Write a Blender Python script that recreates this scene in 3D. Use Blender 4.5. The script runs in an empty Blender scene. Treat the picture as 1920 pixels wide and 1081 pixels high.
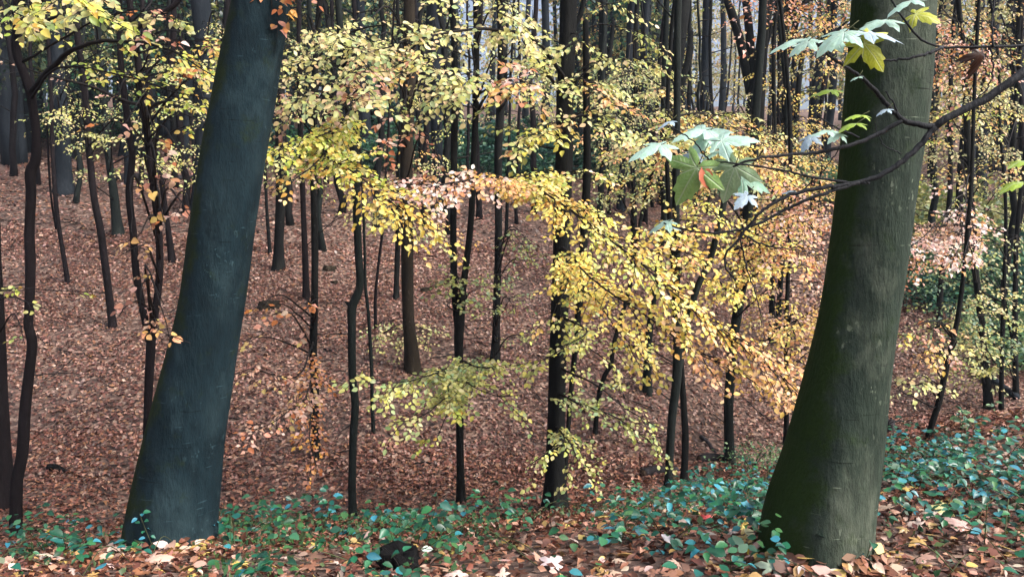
import bpy, math, random
import numpy as np
from mathutils import Matrix, Vector

random.seed(7)
rng = np.random.default_rng(11)
SC = bpy.context.scene
COL = SC.collection

# ------------------------------------------------------------------ camera
PITCH = math.radians(5.4)
FPX = 1478.0                       # focal length in pixels of a 1920 px wide picture
CAMZ = 1.6
cam_d = bpy.data.cameras.new("camera")
cam_d.sensor_width = 36.0
cam_d.lens = 36.0 * FPX / 1920.0
cam_d.clip_start = 0.05
cam_d.clip_end = 2000.0
cam = bpy.data.objects.new("camera", cam_d)
cam.location = (0, 0, CAMZ)
cam.rotation_euler = (math.radians(90) - PITCH, 0, 0)
COL.objects.link(cam)
SC.camera = cam

# ------------------------------------------------------------------ sky, sun, exposure
SUN_EL, SUN_AZ = math.radians(46), math.radians(118)     # azimuth clockwise from +Y: right, behind the camera
world = bpy.data.worlds.new("World")
SC.world = world
world.use_nodes = True
wn = world.node_tree
bg = wn.nodes["Background"]
sky = wn.nodes.new("ShaderNodeTexSky")
sky.sky_type = 'NISHITA'
sky.sun_disc = False
sky.sun_elevation = SUN_EL
sky.sun_rotation = SUN_AZ
sky.air_density = 0.7
sky.dust_density = 7.0
sky.ozone_density = 1.0
hs_ = wn.nodes.new("ShaderNodeHueSaturation"); hs_.inputs["Saturation"].default_value = .8
wn.links.new(sky.outputs[0], hs_.inputs["Color"]); wn.links.new(hs_.outputs[0], bg.inputs[0])
bg.inputs[1].default_value = 0.125
sun_d = bpy.data.lights.new("sun", 'SUN')
sun_d.energy = 1.5
sun_d.angle = math.radians(15)
sun_d.color = (1.0, 0.97, 0.92)
sun = bpy.data.objects.new("sun", sun_d)
sdir = Vector((math.sin(SUN_AZ) * math.cos(SUN_EL), math.cos(SUN_AZ) * math.cos(SUN_EL), math.sin(SUN_EL)))
sun.rotation_euler = (-sdir).to_track_quat('-Z', 'Y').to_euler()
sun.location = (0, 0, 30)
COL.objects.link(sun)
SC.view_settings.view_transform = 'Standard'
SC.view_settings.look = 'None'
SC.view_settings.gamma = 1.0
SC.view_settings.use_curve_mapping = False
SC.view_settings.exposure = 1.38
SC.cycles.max_bounces = 6
SC.cycles.diffuse_bounces = 3
SC.cycles.transmission_bounces = 4
SC.cycles.transparent_max_bounces = 4

# ------------------------------------------------------------------ terrain
PV = np.array([-60, -6, 0, 2.5, 3.7, 4.6, 6, 7.3, 8.5, 9.5, 11, 14, 17, 21, 24, 28, 35, 60, 100, 160, 420.])
PZ = np.array([3.0, .45, .06, 0, -.12, -.36, -.82, -1.25, -1.5, -1.36, -.78, .0, .8, 1.95, 2.75, 3.65, 5.0, 9.0, 15, 21, 27.])
_vv = np.arange(-60, 420, .05)
_zz = np.interp(_vv, PV, PZ)
_k = np.exp(-np.linspace(-2.5, 2.5, 41) ** 2); _k /= _k.sum()
_zz = np.convolve(np.pad(_zz, 20, mode='edge'), _k, mode='valid')
def terrain(x, y):
    x = np.asarray(x, float); y = np.asarray(y, float)
    s = np.where(x > 0, .25 * x + .12 * np.maximum(0, x - 1) ** 2, .15 * x)
    s = np.where(s > 2.2, 2.2 + 1.6 * (1 - np.exp(-(s - 2.2) / 1.6)), s)
    s = np.where(s < -4, -4.0, s)
    v = y - s
    z = np.interp(v, _vv, _zz)
    near = np.clip((y - 2) / 6, .25, 1)
    z = z + near * (.07 * np.sin(1.3 * x + .7 * y) * np.sin(.9 * y - .6 * x + 1.1) + .03 * np.sin(2.9 * x - 1.7 * y + .5) * np.sin(2.1 * y + 1.3 * x))
    far = np.clip((y - 20) / 30, 0, 1)
    return z + far * (.6 * np.sin(.16 * x + .5) * np.sin(.11 * y) + .3 * np.sin(.37 * x + .2 * y))
cp, sp_ = math.cos(PITCH), math.sin(PITCH)
def ray(px, py):
    a = (px - 960) / FPX; b = (540.5 - py) / FPX
    return np.array([a, cp + b * sp_, -sp_ + b * cp])
def at(px, py, Y):
    d = ray(px, py); return np.array([0, 0, CAMZ]) + d * (Y / d[1])
def ground(px, py):
    d = ray(px, py); d = d / d[1]
    ys = np.arange(2.2, 140, .02)
    zz = CAMZ + d[2] * ys
    t = terrain(d[0] * ys, ys)
    hit = np.nonzero(zz <= t)[0]
    Y = ys[hit[0]] if len(hit) else 120.0
    return np.array([d[0] * Y, Y, float(terrain(d[0] * Y, Y))])
def on_ground(px, Y):
    x = (px - 960) / FPX * Y; return np.array([x, Y, float(terrain(x, Y))])
def tnormal(x, y):
    e = .05
    n = np.stack([-(terrain(x + e, y) - terrain(x - e, y)) / (2 * e), -(terrain(x, y + e) - terrain(x, y - e)) / (2 * e), np.ones_like(np.asarray(x, float))], -1)
    return n / np.linalg.norm(n, axis=-1, keepdims=True)

# ------------------------------------------------------------------ helpers
def lin(c):
    c = np.array(c, float) / 255.
    return np.where(c <= .04045, c / 12.92, ((c + .055) / 1.055) ** 2.4)
def mesh_np(name, verts, faces, mat, tint=None, smooth=True):
    """faces: list of int arrays (n,3) or (n,4)"""
    me = bpy.data.meshes.new(name)
    verts = np.asarray(verts, np.float32)
    me.vertices.add(len(verts)); me.vertices.foreach_set("co", verts.ravel())
    li = np.concatenate([np.asarray(f, np.int32).ravel() for f in faces])
    tot = np.concatenate([np.full(len(f), np.asarray(f).shape[1], np.int32) for f in faces])
    st = np.concatenate([[0], np.cumsum(tot)[:-1]]).astype(np.int32)
    me.loops.add(len(li)); me.loops.foreach_set("vertex_index", li)
    me.polygons.add(len(tot)); me.polygons.foreach_set("loop_start", st)
    me.update(calc_edges=True)
    me.polygons.foreach_set("use_smooth", np.full(len(tot), smooth))
    if tint is not None:
        a = me.attributes.new("tint", 'FLOAT_COLOR', 'POINT')
        t = np.ones((len(verts), 4), np.float32); t[:, :3] = tint
        a.data.foreach_set("color", t.ravel())
    me.materials.append(mat)
    return me
def link(name, data, parent=None, loc=(0, 0, 0), label=None, cat=None, group=None, kind=None):
    o = bpy.data.objects.new(name, data)
    o.location = loc
    if parent is not None: o.parent = parent
    COL.objects.link(o)
    if label: o["label"] = label
    if cat: o["category"] = cat
    if group: o["group"] = group
    if kind: o["kind"] = kind
    return o
def nrm(v):
    v = np.asarray(v, float); return v / (np.linalg.norm(v, axis=-1, keepdims=True) + 1e-12)
def catmull(P, n):
    """resample rows of P (any columns) with a Catmull-Rom spline, n points"""
    P = np.asarray(P, float)
    if len(P) < 3:
        t = np.linspace(0, 1, n)[:, None]; return P[0] * (1 - t) + P[-1] * t
    Q = np.vstack([2 * P[0] - P[1], P, 2 * P[-1] - P[-2]])
    seg = np.linalg.norm(np.diff(P[:, :3], axis=0), axis=1) + 1e-9
    cum = np.concatenate([[0], np.cumsum(seg)]); s = np.linspace(0, cum[-1], n)
    i = np.clip(np.searchsorted(cum, s, side='right') - 1, 0, len(P) - 2)
    t = ((s - cum[i]) / seg[i])[:, None]
    a, b, c, d = Q[i], Q[i + 1], Q[i + 2], Q[i + 3]
    return .5 * (2 * b + (c - a) * t + (2 * a - 5 * b + 4 * c - d) * t ** 2 + (3 * b - a - 3 * c + d) * t ** 3)
def tube(P, R, seg=8, rough=0.0, flare=0.0, lobes=5, seed=0, z0=None):
    """tube along P with radii R; returns verts, quads, tris"""
    P = np.asarray(P, float); R = np.asarray(R, float); n = len(P)
    T = nrm(np.gradient(P, axis=0))
    up = np.array([0, 1, 0]) if abs(T[0][1]) < .9 else np.array([1, 0, 0])
    A = np.zeros((n, 3)); B = np.zeros((n, 3))
    a = up
    for i in range(n):
        a = a - T[i] * np.dot(a, T[i]); a = a / (np.linalg.norm(a) + 1e-12)
        A[i] = a; B[i] = np.cross(T[i], a)
    th = np.linspace(0, 2 * math.pi, seg, endpoint=False)
    rr = np.repeat(R[:, None], seg, 1)
    h = np.concatenate([[0], np.cumsum(np.linalg.norm(np.diff(P, axis=0), axis=1))])[:, None]
    if rough:
        q = np.random.default_rng(seed)
        f = np.zeros((n, seg))
        for k in range(7):
            m = q.integers(1, 6); w = q.uniform(.5, 6); ph = q.uniform(0, 6.28, 2)
            f += np.sin(m * th[None] + ph[0] + .6 * np.sin(w * h + ph[1])) * np.sin(w * h * .7 + ph[1]) / (1 + .3 * k)
        rr = rr * (1 + rough * f * .5)
    if flare:
        q = np.random.default_rng(seed + 5); ph = q.uniform(0, 6.28, 3)
        e = np.exp(-h / (R[0] * 2.2 + 1e-6))
        rr = rr * (1 + flare * e * (.55 + .45 * np.sin(lobes * th[None] + ph[0]) * (.6 + .4 * np.sin(2 * th[None] + ph[1]))))
    Vv = P[:, None] + rr[..., None] * (A[:, None] * np.cos(th)[None, :, None] + B[:, None] * np.sin(th)[None, :, None])
    idx = np.arange(n * seg).reshape(n, seg)
    q = np.stack([idx[:-1], np.roll(idx[:-1], -1, 1), np.roll(idx[1:], -1, 1), idx[1:]], -1).reshape(-1, 4)
    V2 = np.vstack([Vv.reshape(-1, 3), P[-1:] + T[-1:] * R[-1], P[:1]])
    top = np.stack([idx[-1], np.roll(idx[-1], -1), np.full(seg, n * seg)], -1)
    bot = np.stack([np.roll(idx[0], -1), idx[0], np.full(seg, n * seg + 1)], -1)
    return V2, q, np.vstack([top, bot])
class Wood:
    def __init__(s): s.v = []; s.q = []; s.t = []; s.n = 0
    def add(s, P, R, seg=6, **k):
        v, q, t = tube(P, R, seg, **k); s.v.append(v); s.q.append(q + s.n); s.t.append(t + s.n); s.n += len(v)
    def mesh(s, name, mat, off=(0, 0, 0)):
        return mesh_np(name, np.vstack(s.v) - np.asarray(off), [np.vstack(s.q), np.vstack(s.t)], mat)

# ------------------------------------------------------------------ materials
def mat_new(name):
    m = bpy.data.materials.new(name); m.use_nodes = True
    nt = m.node_tree; nt.nodes.clear()
    out = nt.nodes.new("ShaderNodeOutputMaterial")
    return m, nt, out
def N(nt, t, **k):
    n = nt.nodes.new(t)
    for a, b in k.items(): setattr(n, a, b)
    return n
def ramp(nt, fac, stops):
    r = N(nt, "ShaderNodeValToRGB")
    while len(r.color_ramp.elements) > 1: r.color_ramp.elements.remove(r.color_ramp.elements[-1])
    r.color_ramp.elements[0].position = stops[0][0]; r.color_ramp.elements[0].color = (*stops[0][1], 1)
    for p, c in stops[1:]:
        e = r.color_ramp.elements.new(p); e.color = (*c, 1)
    nt.links.new(fac, r.inputs[0]); return r.outputs[0]
def noise(nt, vec, scale, detail=4, rough=.6, sc=None):
    if sc is not None:
        mp = N(nt, "ShaderNodeMapping"); mp.inputs["Scale"].default_value = sc
        nt.links.new(vec, mp.inputs["Vector"]); vec = mp.outputs[0]
    n = N(nt, "ShaderNodeTexNoise"); n.inputs["Scale"].default_value = scale
    n.inputs["Detail"].default_value = detail; n.inputs["Roughness"].default_value = rough
    nt.links.new(vec, n.inputs["Vector"]); return n.outputs["Fac"]
def mixc(nt, fac, a, b, mode='MIX'):
    m = N(nt, "ShaderNodeMix", data_type='RGBA', blend_type=mode)
    for s, v in ((m.inputs[0], fac), (m.inputs[6], a), (m.inputs[7], b)):
        if isinstance(v, (int, float)): s.default_value = v
        elif isinstance(v, tuple): s.default_value = (*v, 1)
        else: nt.links.new(v, s)
    return m.outputs[2]
def maprange(nt, v, a, b, c=0., d=1.):
    m = N(nt, "ShaderNodeMapRange"); nt.links.new(v, m.inputs[0])
    for i, x in enumerate((a, b, c, d)): m.inputs[i + 1].default_value = x
    return m.outputs[0]
def leaf_material(name, rough=.5, spec=.35, transl=.35, gain=1.0, vein=False):
    m, nt, out = mat_new(name)
    at_ = N(nt, "ShaderNodeAttribute", attribute_name="tint")
    tc = N(nt, "ShaderNodeTexCoord")
    nz = noise(nt, tc.outputs["Object"], 55, 3)
    col = mixc(nt, maprange(nt, nz, .4, .75, 0, .3), at_.outputs["Color"], mixc(nt, 1.0, at_.outputs["Color"], (.8, .72, .6), 'MULTIPLY'))
    b = N(nt, "ShaderNodeBsdfPrincipled")
    nt.links.new(col, b.inputs["Base Color"]); b.inputs["Roughness"].default_value = rough
    b.inputs["Specular IOR Level"].default_value = spec
    if transl:
        tr = N(nt, "ShaderNodeBsdfTranslucent"); nt.links.new(col, tr.inputs[0])
        mx = N(nt, "ShaderNodeMixShader"); mx.inputs[0].default_value = transl
        nt.links.new(b.outputs[0], mx.inputs[1]); nt.links.new(tr.outputs[0], mx.inputs[2])
        nt.links.new(mx.outputs[0], out.inputs[0])
    else: nt.links.new(b.outputs[0], out.inputs[0])
    return m
def bark_material(name, dark, mid, light, moss=None, moss_side=None, streak=1.0, scratches=False, wet=.5, bump=.5, scale=1.0):
    m, nt, out = mat_new(name)
    tc = N(nt, "ShaderNodeTexCoord"); ob = tc.outputs["Object"]
    fis = noise(nt, ob, 26 * scale, 7, .72, (1, 1, .30))
    fine = noise(nt, ob, 95 * scale, 4, .75, (1, 1, .55))
    big = noise(nt, ob, 2.2, 4, .6, (1, 1, .45))
    pat = noise(nt, ob, 7, 5, .65, (1, 1, .3))
    dark, mid, light = (tuple(x * .72 for x in c_) for c_ in (dark, mid, light))
    c = ramp(nt, big, [(.32, dark), (.52, mid), (.7, light)])
    c = mixc(nt, maprange(nt, fis, .36, .62, .75 * streak, 0), c, tuple(x * .32 for x in dark))
    c = mixc(nt, maprange(nt, pat, .58, .75, 0, .55), c, light)
    c = mixc(nt, maprange(nt, fine, .3, .7, .35, 0), c, dark)
    if scratches:
        w = noise(nt, ob, 7, 2, .5, (.8, .8, 9))
        c = mixc(nt, maprange(nt, w, .70, .735, 0, .6), c, tuple(min(1, x * 2.6) for x in light))
        w2 = noise(nt, ob, 8, 2, .5, (.4, .4, 7))
        c = mixc(nt, maprange(nt, w2, .28, .24, 0, .9), c, tuple(x * .25 for x in dark))
    if scratches:
        bl = noise(nt, ob, 4.2, 6, .7, (1, 1, .55)); c = mixc(nt, maprange(nt, bl, .50, .66, 0, .6), c, tuple(min(1, a_ * 1.25) for a_ in light))
        bl2 = noise(nt, ob, 3.1, 6, .7, (1, 1, .7)); c = mixc(nt, maprange(nt, bl2, .47, .34, 0, .75), c, tuple(a_ * .6 for a_ in dark))
    lich = noise(nt, ob, 30, 3, .6, (1, 1, .6)); lichm = noise(nt, ob, 3.1, 2)
    lf = N(nt, "ShaderNodeMath", operation='MULTIPLY')
    nt.links.new(maprange(nt, lich, .62, .68, 0, 1), lf.inputs[0]); nt.links.new(maprange(nt, lichm, .52, .6, 0, .7), lf.inputs[1])
    c = mixc(nt, lf.outputs[0], c, tuple(min(1, x * 1.9) for x in light))
    if moss is not None:
        g = N(nt, "ShaderNodeNewGeometry"); sx = N(nt, "ShaderNodeSeparateXYZ"); nt.links.new(g.outputs["Normal"], sx.inputs[0])
        mn = noise(nt, ob, 5, 5, .7)
        ad = N(nt, "ShaderNodeMath", operation='ADD')
        nt.links.new(maprange(nt, sx.outputs[0], -.35, -1, 0, .45), ad.inputs[0]); nt.links.new(mn, ad.inputs[1])
        f = maprange(nt, ad.outputs[0], .57, .80, 0, .95)
        c = mixc(nt, f, c, mixc(nt, fine, tuple(x * .5 for x in moss), tuple(x * 1.5 for x in moss)))
    b = N(nt, "ShaderNodeBsdfPrincipled"); nt.links.new(c, b.inputs["Base Color"])
    b.inputs["Roughness"].default_value = 1 - .3 * wet; b.inputs["Specular IOR Level"].default_value = .06 + .14 * wet
    bm = N(nt, "ShaderNodeBump"); bm.inputs["Strength"].default_value = bump; bm.inputs["Distance"].default_value = .02
    hs = N(nt, "ShaderNodeMath", operation='ADD'); nt.links.new(fis, hs.inputs[0]); nt.links.new(noise(nt, ob, 60 * scale, 5, .7, (1, 1, .28)), hs.inputs[1])
    nt.links.new(hs.outputs[0], bm.inputs["Height"]); nt.links.new(bm.outputs[0], b.inputs["Normal"])
    nt.links.new(b.outputs[0], out.inputs[0])
    return m
M_BARK = bark_material("bark_dark", (.006, .007, .008), (.012, .013, .013), (.028, .030, .027), streak=.7)
M_BARKB = bark_material("bark_brown", (.018, .014, .010), (.034, .026, .018), (.058, .048, .034), streak=.7)
M_BARKG = bark_material("bark_greygreen", (.009, .014, .014), (.018, .024, .023), (.042, .052, .045), streak=.7)
M_BARKP = bark_material("bark_purple", (.008, .006, .008), (.015, .011, .013), (.030, .023, .026), streak=.7)
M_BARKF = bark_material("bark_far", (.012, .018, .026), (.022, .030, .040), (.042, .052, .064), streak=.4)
M_BIGL = bark_material("bark_beech_blue", (.005, .016, .023), (.012, .031, .042), (.028, .055, .066), moss=(.014, .024, .005), streak=.55, scratches=True, bump=.55, scale=1.0)
M_BIGR = bark_material("bark_beech_green", (.020, .036, .028), (.056, .080, .060), (.13, .155, .118), moss=(.016, .034, .005), streak=.6, scratches=True, bump=.8, scale=.8)
M_TWIG = bark_material("twig_bark", (.010, .008, .008), (.018, .015, .015), (.03, .026, .025), wet=.8, streak=.3)
M_MAPLEB = bark_material("maple_twig_bark", (.008, .010, .014), (.016, .018, .024), (.04, .045, .055), wet=.9, streak=.3)
M_LOG = bark_material("log_bark", (.022, .020, .024), (.05, .045, .05), (.10, .09, .10), wet=.7)
M_CUT = bark_material("cut_wood", (.05, .03, .02), (.10, .065, .045), (.16, .12, .09), wet=.2)
M_BLACK = bark_material("rotten_wood", (.004, .004, .005), (.010, .010, .011), (.02, .02, .022), wet=.6, bump=1)
M_BRAMST = bark_material("green_stem", (.05, .06, .03), (.09, .10, .05), (.14, .15, .08), wet=.3, streak=.2, bump=.1)
M_LEAF = leaf_material("beech_leaf", .42, .45, .34)
M_LITTER = leaf_material("litter_leaf", .42, .5, 0)
M_MAPLE = leaf_material("maple_leaf", .36, .55, .22)
def maple_veins(m):
    """five main veins fanning from the stalk, side veins between them, slightly sunken blade"""
    nt = m.node_tree; b = next(n for n in nt.nodes if n.type == 'BSDF_PRINCIPLED')
    src = b.inputs["Base Color"].links[0].from_socket
    a = N(nt, "ShaderNodeAttribute", attribute_name="leafco"); sx = N(nt, "ShaderNodeSeparateXYZ"); nt.links.new(a.outputs["Vector"], sx.inputs[0])
    def mth(op, x, y=None):
        n = N(nt, "ShaderNodeMath", operation=op)
        for i, v in enumerate((x, y)):
            if v is None: continue
            if isinstance(v, (int, float)): n.inputs[i].default_value = v
            else: nt.links.new(v, n.inputs[i])
        return n.outputs[0]
    ys = mth('SUBTRACT', sx.outputs[1], .15); ang = mth('ABSOLUTE', mth('ARCTAN2', sx.outputs[0], ys))
    r = mth('SQRT', mth('ADD', mth('MULTIPLY', sx.outputs[0], sx.outputs[0]), mth('MULTIPLY', ys, ys)))
    tot = None
    for v in (0.0, .72, 1.38, 2.12):
        d = mth('MULTIPLY', mth('ABSOLUTE', mth('SUBTRACT', ang, v)), r)
        f = maprange(nt, d, .008, .022, 1, 0)
        w = mth('ABSOLUTE', mth('SINE', mth('ADD', mth('MULTIPLY', r, 34), mth('MULTIPLY', d, -28))))
        sd = mth('MULTIPLY', maprange(nt, w, .0, .22, .5, 0), maprange(nt, d, .10, .16, 1, 0))
        f = mth('MAXIMUM', f, sd); tot = f if tot is None else mth('MAXIMUM', tot, f)
    pt = noise(nt, a.outputs["Vector"], 5, 5, .7)
    c1 = mixc(nt, maprange(nt, pt, .42, .7, 0, .65), src, mixc(nt, 1.0, src, (.5, .6, .4), 'MULTIPLY'))
    c2 = mixc(nt, mth('MULTIPLY', tot, .55), c1, mixc(nt, .5, c1, (.75, .82, .7)))
    for n in nt.nodes:
        if n.type in ('BSDF_PRINCIPLED', 'BSDF_TRANSLUCENT'): nt.links.new(c2, n.inputs[0])
    bm = N(nt, "ShaderNodeBump"); bm.inputs["Strength"].default_value = .6; bm.inputs["Distance"].default_value = .004
    nt.links.new(mth('ADD', mth('MULTIPLY', tot, -1.0), pt), bm.inputs["Height"]); nt.links.new(bm.outputs[0], b.inputs["Normal"])
maple_veins(M_MAPLE)
M_BRAMBLE = leaf_material("bramble_leaf", .38, .5, .12)
M_SHRUB = leaf_material("shrub_leaf", .45, .4, .25)
def soil_material():
    m, nt, out = mat_new("leafy_soil")
    g = N(nt, "ShaderNodeNewGeometry"); p = g.outputs["Position"]
    vo = N(nt, "ShaderNodeTexVoronoi"); vo.inputs["Scale"].default_value = 17; nt.links.new(p, vo.inputs["Vector"])
    sepc = N(nt, "ShaderNodeSeparateColor"); nt.links.new(vo.outputs["Color"], sepc.inputs[0])
    c = ramp(nt, sepc.outputs[0], [(0, (.03, .018, .014)), (.35, (.075, .042, .032)), (.6, (.14, .08, .06)), (.85, (.22, .14, .105)), (1, (.32, .22, .17))])
    big = noise(nt, p, .5, 4)
    c = mixc(nt, maprange(nt, big, .35, .65, .0, .55), c, (.045, .028, .022))
    b = N(nt, "ShaderNodeBsdfPrincipled"); nt.links.new(c, b.inputs["Base Color"]); b.inputs["Roughness"].default_value = .85
    bm = N(nt, "ShaderNodeBump"); bm.inputs["Strength"].default_value = .7; bm.inputs["Distance"].default_value = .03
    nt.links.new(vo.outputs["Distance"], bm.inputs["Height"]); nt.links.new(bm.outputs[0], b.inputs["Normal"])
    nt.links.new(b.outputs[0], out.inputs[0]); return m
M_SOIL = soil_material()

# ------------------------------------------------------------------ ground sheet
def build_ground():
    ys = np.concatenate([np.arange(-12, 2, .5), np.arange(2, 12, .12), np.arange(12, 30, .3), np.arange(30, 80, 1.5), np.arange(80, 420, 12)])
    u = np.linspace(-1, 1, 161); u = np.sign(u) * np.abs(u) ** 1.6
    half = 9 + np.maximum(ys, 0) * 1.3
    X = u[None] * half[:, None]; Y = np.repeat(ys[:, None], len(u), 1)
    Z = terrain(X, Y)
    n, m = X.shape; idx = np.arange(n * m).reshape(n, m)
    q = np.stack([idx[:-1, :-1], idx[:-1, 1:], idx[1:, 1:], idx[1:, :-1]], -1).reshape(-1, 4)
    me = mesh_np("ground", np.stack([X, Y, Z], -1).reshape(-1, 3), [q], M_SOIL)
    link("ground", me, kind="structure", label="leaf-covered forest floor dipping into a hollow and rising beyond")
build_ground()

# ------------------------------------------------------------------ leaves
def leaf_beech(fold=.18, curl=.15):
    P = [(0, 0), (.26, .22), (.36, .5), (.24, .8), (0, 1.05)]
    v = [(0, 0, 0), (0, .36, -.0), (0, .7, -curl * .5), (0, 1.05, -curl)]
    L = [(-.27, .22, fold * .5), (-.35, .5, fold * .6 - curl * .2), (-.21, .82, fold * .35 - curl * .6)]
    R = [(-a, b, c) for a, b, c in L]
    V = np.array(v + L + R)            # 0..3 rib, 4..6 left, 7..9 right
    T = np.array([(0, 1, 4), (1, 5, 4), (1, 2, 5), (2, 6, 5), (2, 3, 6), (0, 7, 1), (1, 7, 8), (1, 8, 2), (2, 8, 9), (2, 9, 3)])
    return V, T
def leaf_simple(curl=.2):
    V = np.array([(0, 0, 0), (-.33, .45, .1), (.33, .5, .07), (0, 1, -curl), (0, .5, -.03)])
    T = np.array([(0, 4, 1), (0, 2, 4), (1, 4, 3), (4, 2, 3)])
    return V, T
def leaf_flat():
    V = np.array([(0, 0, 0), (-.36, .5, .06), (.36, .5, .06), (0, 1, -.05)])
    return V, np.array([(0, 2, 1), (1, 2, 3)])
def leaf_maple(droop=.25, ser=1):
    """palmate five-lobed leaf, stalk at the origin, length about 1"""
    raw = [(-168, .20), (-146, .40), (-132, .54), (-122, .46), (-110, .28), (-98, .52), (-88, .66), (-80, .84), (-71, .64), (-62, .60), (-50, .30),
           (-36, .52), (-25, .60), (-20, .78), (-12, .76), (-8, .88), (0, 1.02)]
    full = [(a, r) for a, r in raw] + [(-a, r) for a, r in raw[-2::-1]]
    o = np.array([(math.sin(math.radians(a)) * r, math.cos(math.radians(a)) * r) for a, r in full])
    o[:, 1] += .15
    n = len(o)
    mid = o * .5 + np.array([0, .075])
    def z(p):
        r = np.linalg.norm(p - np.array([0, .15]), axis=1)
        a = np.arctan2(p[:, 0], p[:, 1] - .15)
        return -droop * r ** 2 + .05 * np.cos(a * 5.2) * r
    V = np.vstack([[(0, .15, 0)], np.c_[mid, z(mid) + .015], np.c_[o, z(o)]])
    T = []
    for i in range(n - 1):
        T += [(0, 1 + i + 1, 1 + i), (1 + i, 1 + i + 1, 1 + n + i + 1), (1 + i, 1 + n + i + 1, 1 + n + i)]
    return V, np.array(T)
LB, LS, LF, LM = leaf_beech(), leaf_simple(), leaf_flat(), leaf_maple()
LOVAL = leaf_beech(.22, .1)

PAL = {
 'pale': [(214, 210, 142), (200, 200, 112), (180, 186, 108), (228, 214, 154), (220, 192, 138), (168, 188, 126), (214, 206, 118)],
 'lime': [(202, 206, 66), (226, 220, 96), (176, 194, 62), (232, 224, 140), (216, 204, 80), (222, 178, 60), (150, 178, 70)],
 'gold': [(236, 208, 74), (242, 220, 96), (230, 194, 62), (238, 210, 118), (232, 222, 110), (220, 168, 60), (222, 214, 96)],
 'goldlime': [(236, 220, 84), (240, 226, 108), (218, 214, 76), (236, 226, 136), (204, 206, 84), (232, 196, 70), (178, 194, 96), (240, 232, 150)],
 'pink': [(216, 164, 142), (226, 184, 166), (204, 138, 108), (228, 196, 180), (196, 118, 66), (220, 150, 120)],
 'rose': [(230, 190, 176), (238, 212, 204), (222, 168, 150), (240, 226, 214), (226, 180, 150), (210, 150, 84)],
 'tanpink': [(206, 160, 140), (196, 150, 120), (214, 180, 158), (184, 128, 90), (220, 190, 110)],
 'orange': [(204, 124, 52), (216, 152, 80), (192, 134, 108), (170, 98, 44), (222, 164, 60), (200, 144, 120)],
 'peach': [(222, 168, 110), (230, 182, 100), (214, 150, 100), (226, 190, 140), (220, 176, 70)],
 'olive': [(150, 156, 92), (172, 172, 112), (134, 148, 84), (122, 150, 104), (182, 180, 110), (160, 170, 70)],
 'yolive': [(192, 192, 104), (204, 200, 110), (176, 184, 94), (212, 208, 88), (154, 178, 110), (208, 198, 136)],
 'green': [(84, 122, 80), (104, 140, 96), (66, 108, 84), (120, 150, 96)],
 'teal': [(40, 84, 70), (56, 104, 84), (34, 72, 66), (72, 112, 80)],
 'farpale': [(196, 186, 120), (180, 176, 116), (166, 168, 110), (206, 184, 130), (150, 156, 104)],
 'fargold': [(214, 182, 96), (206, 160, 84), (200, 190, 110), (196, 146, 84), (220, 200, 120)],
 'litter': [(150, 104, 88), (172, 124, 104), (130, 86, 70), (104, 66, 52), (196, 156, 136), (88, 56, 46), (176, 134, 96), (140, 96, 84), (120, 76, 62), (214, 184, 166)],
 'frontlitter': [(178, 128, 104), (206, 170, 150), (150, 96, 66), (120, 72, 48), (214, 190, 176), (190, 150, 80), (160, 108, 84), (200, 160, 140), (104, 64, 44), (214, 184, 84)],
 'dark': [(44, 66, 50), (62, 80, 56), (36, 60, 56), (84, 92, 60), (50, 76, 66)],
 'weed': [(40, 84, 44), (56, 100, 52), (34, 72, 48), (84, 108, 60), (70, 92, 50)],
 'bramblegreen': [(30, 92, 62), (38, 104, 64), (24, 74, 54), (52, 112, 76), (60, 112, 58)],
 'bramble': [(26, 84, 62), (34, 100, 72), (20, 70, 54), (44, 112, 84), (30, 92, 80), (52, 116, 70), (44, 116, 126), (62, 138, 156), (36, 98, 92), (26, 84, 62), (34, 100, 72)],  # bluest bramble tones paint the sky's reflection on glossy leaves into their colour
}
PAL = {k: np.array([lin(c) for c in v]) for k, v in PAL.items()}
for k in PAL:                                   # weathered, slightly greyed pigments
    g = PAL[k].mean(1, keepdims=True)
    f = {'litter': .15, 'frontlitter': .15, 'gold': .12, 'goldlime': .12, 'bramble': .0, 'teal': .0, 'green': .1}.get(k, .12)
    PAL[k] = PAL[k] * (1 - f) + g * f
    if k == 'litter': WARM = PAL[k] * np.array([.66, .50, .42])
    if k == 'litter': PAL[k] = PAL[k] * np.array([.60, .51, .485])
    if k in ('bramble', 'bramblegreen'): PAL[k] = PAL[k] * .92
    if k == 'frontlitter': PAL[k] = PAL[k] * .8
PAL['litterwarm'] = WARM
def pal(name, n):
    c = PAL[name][rng.integers(0, len(PAL[name]), n)]
    return np.clip(c * rng.uniform(.78, 1.12, (n, 1)) * rng.uniform(.93, 1.07, (n, 3)), 0, .9)
class Leaves:
    def __init__(s): s.p = []; s.d = []; s.n = []; s.s = []; s.c = []
    def add(s, p, d, n, size, col):
        s.p.append(p); s.d.append(d); s.n.append(n); s.s.append(size); s.c.append(col)
    def arr(s):
        return tuple(np.concatenate(x) for x in (s.p, s.d, s.n, s.s, s.c))
def frames(d, n):
    d = nrm(d); x = nrm(np.cross(d, n)); z = np.cross(x, d)
    return x, d, z
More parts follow.
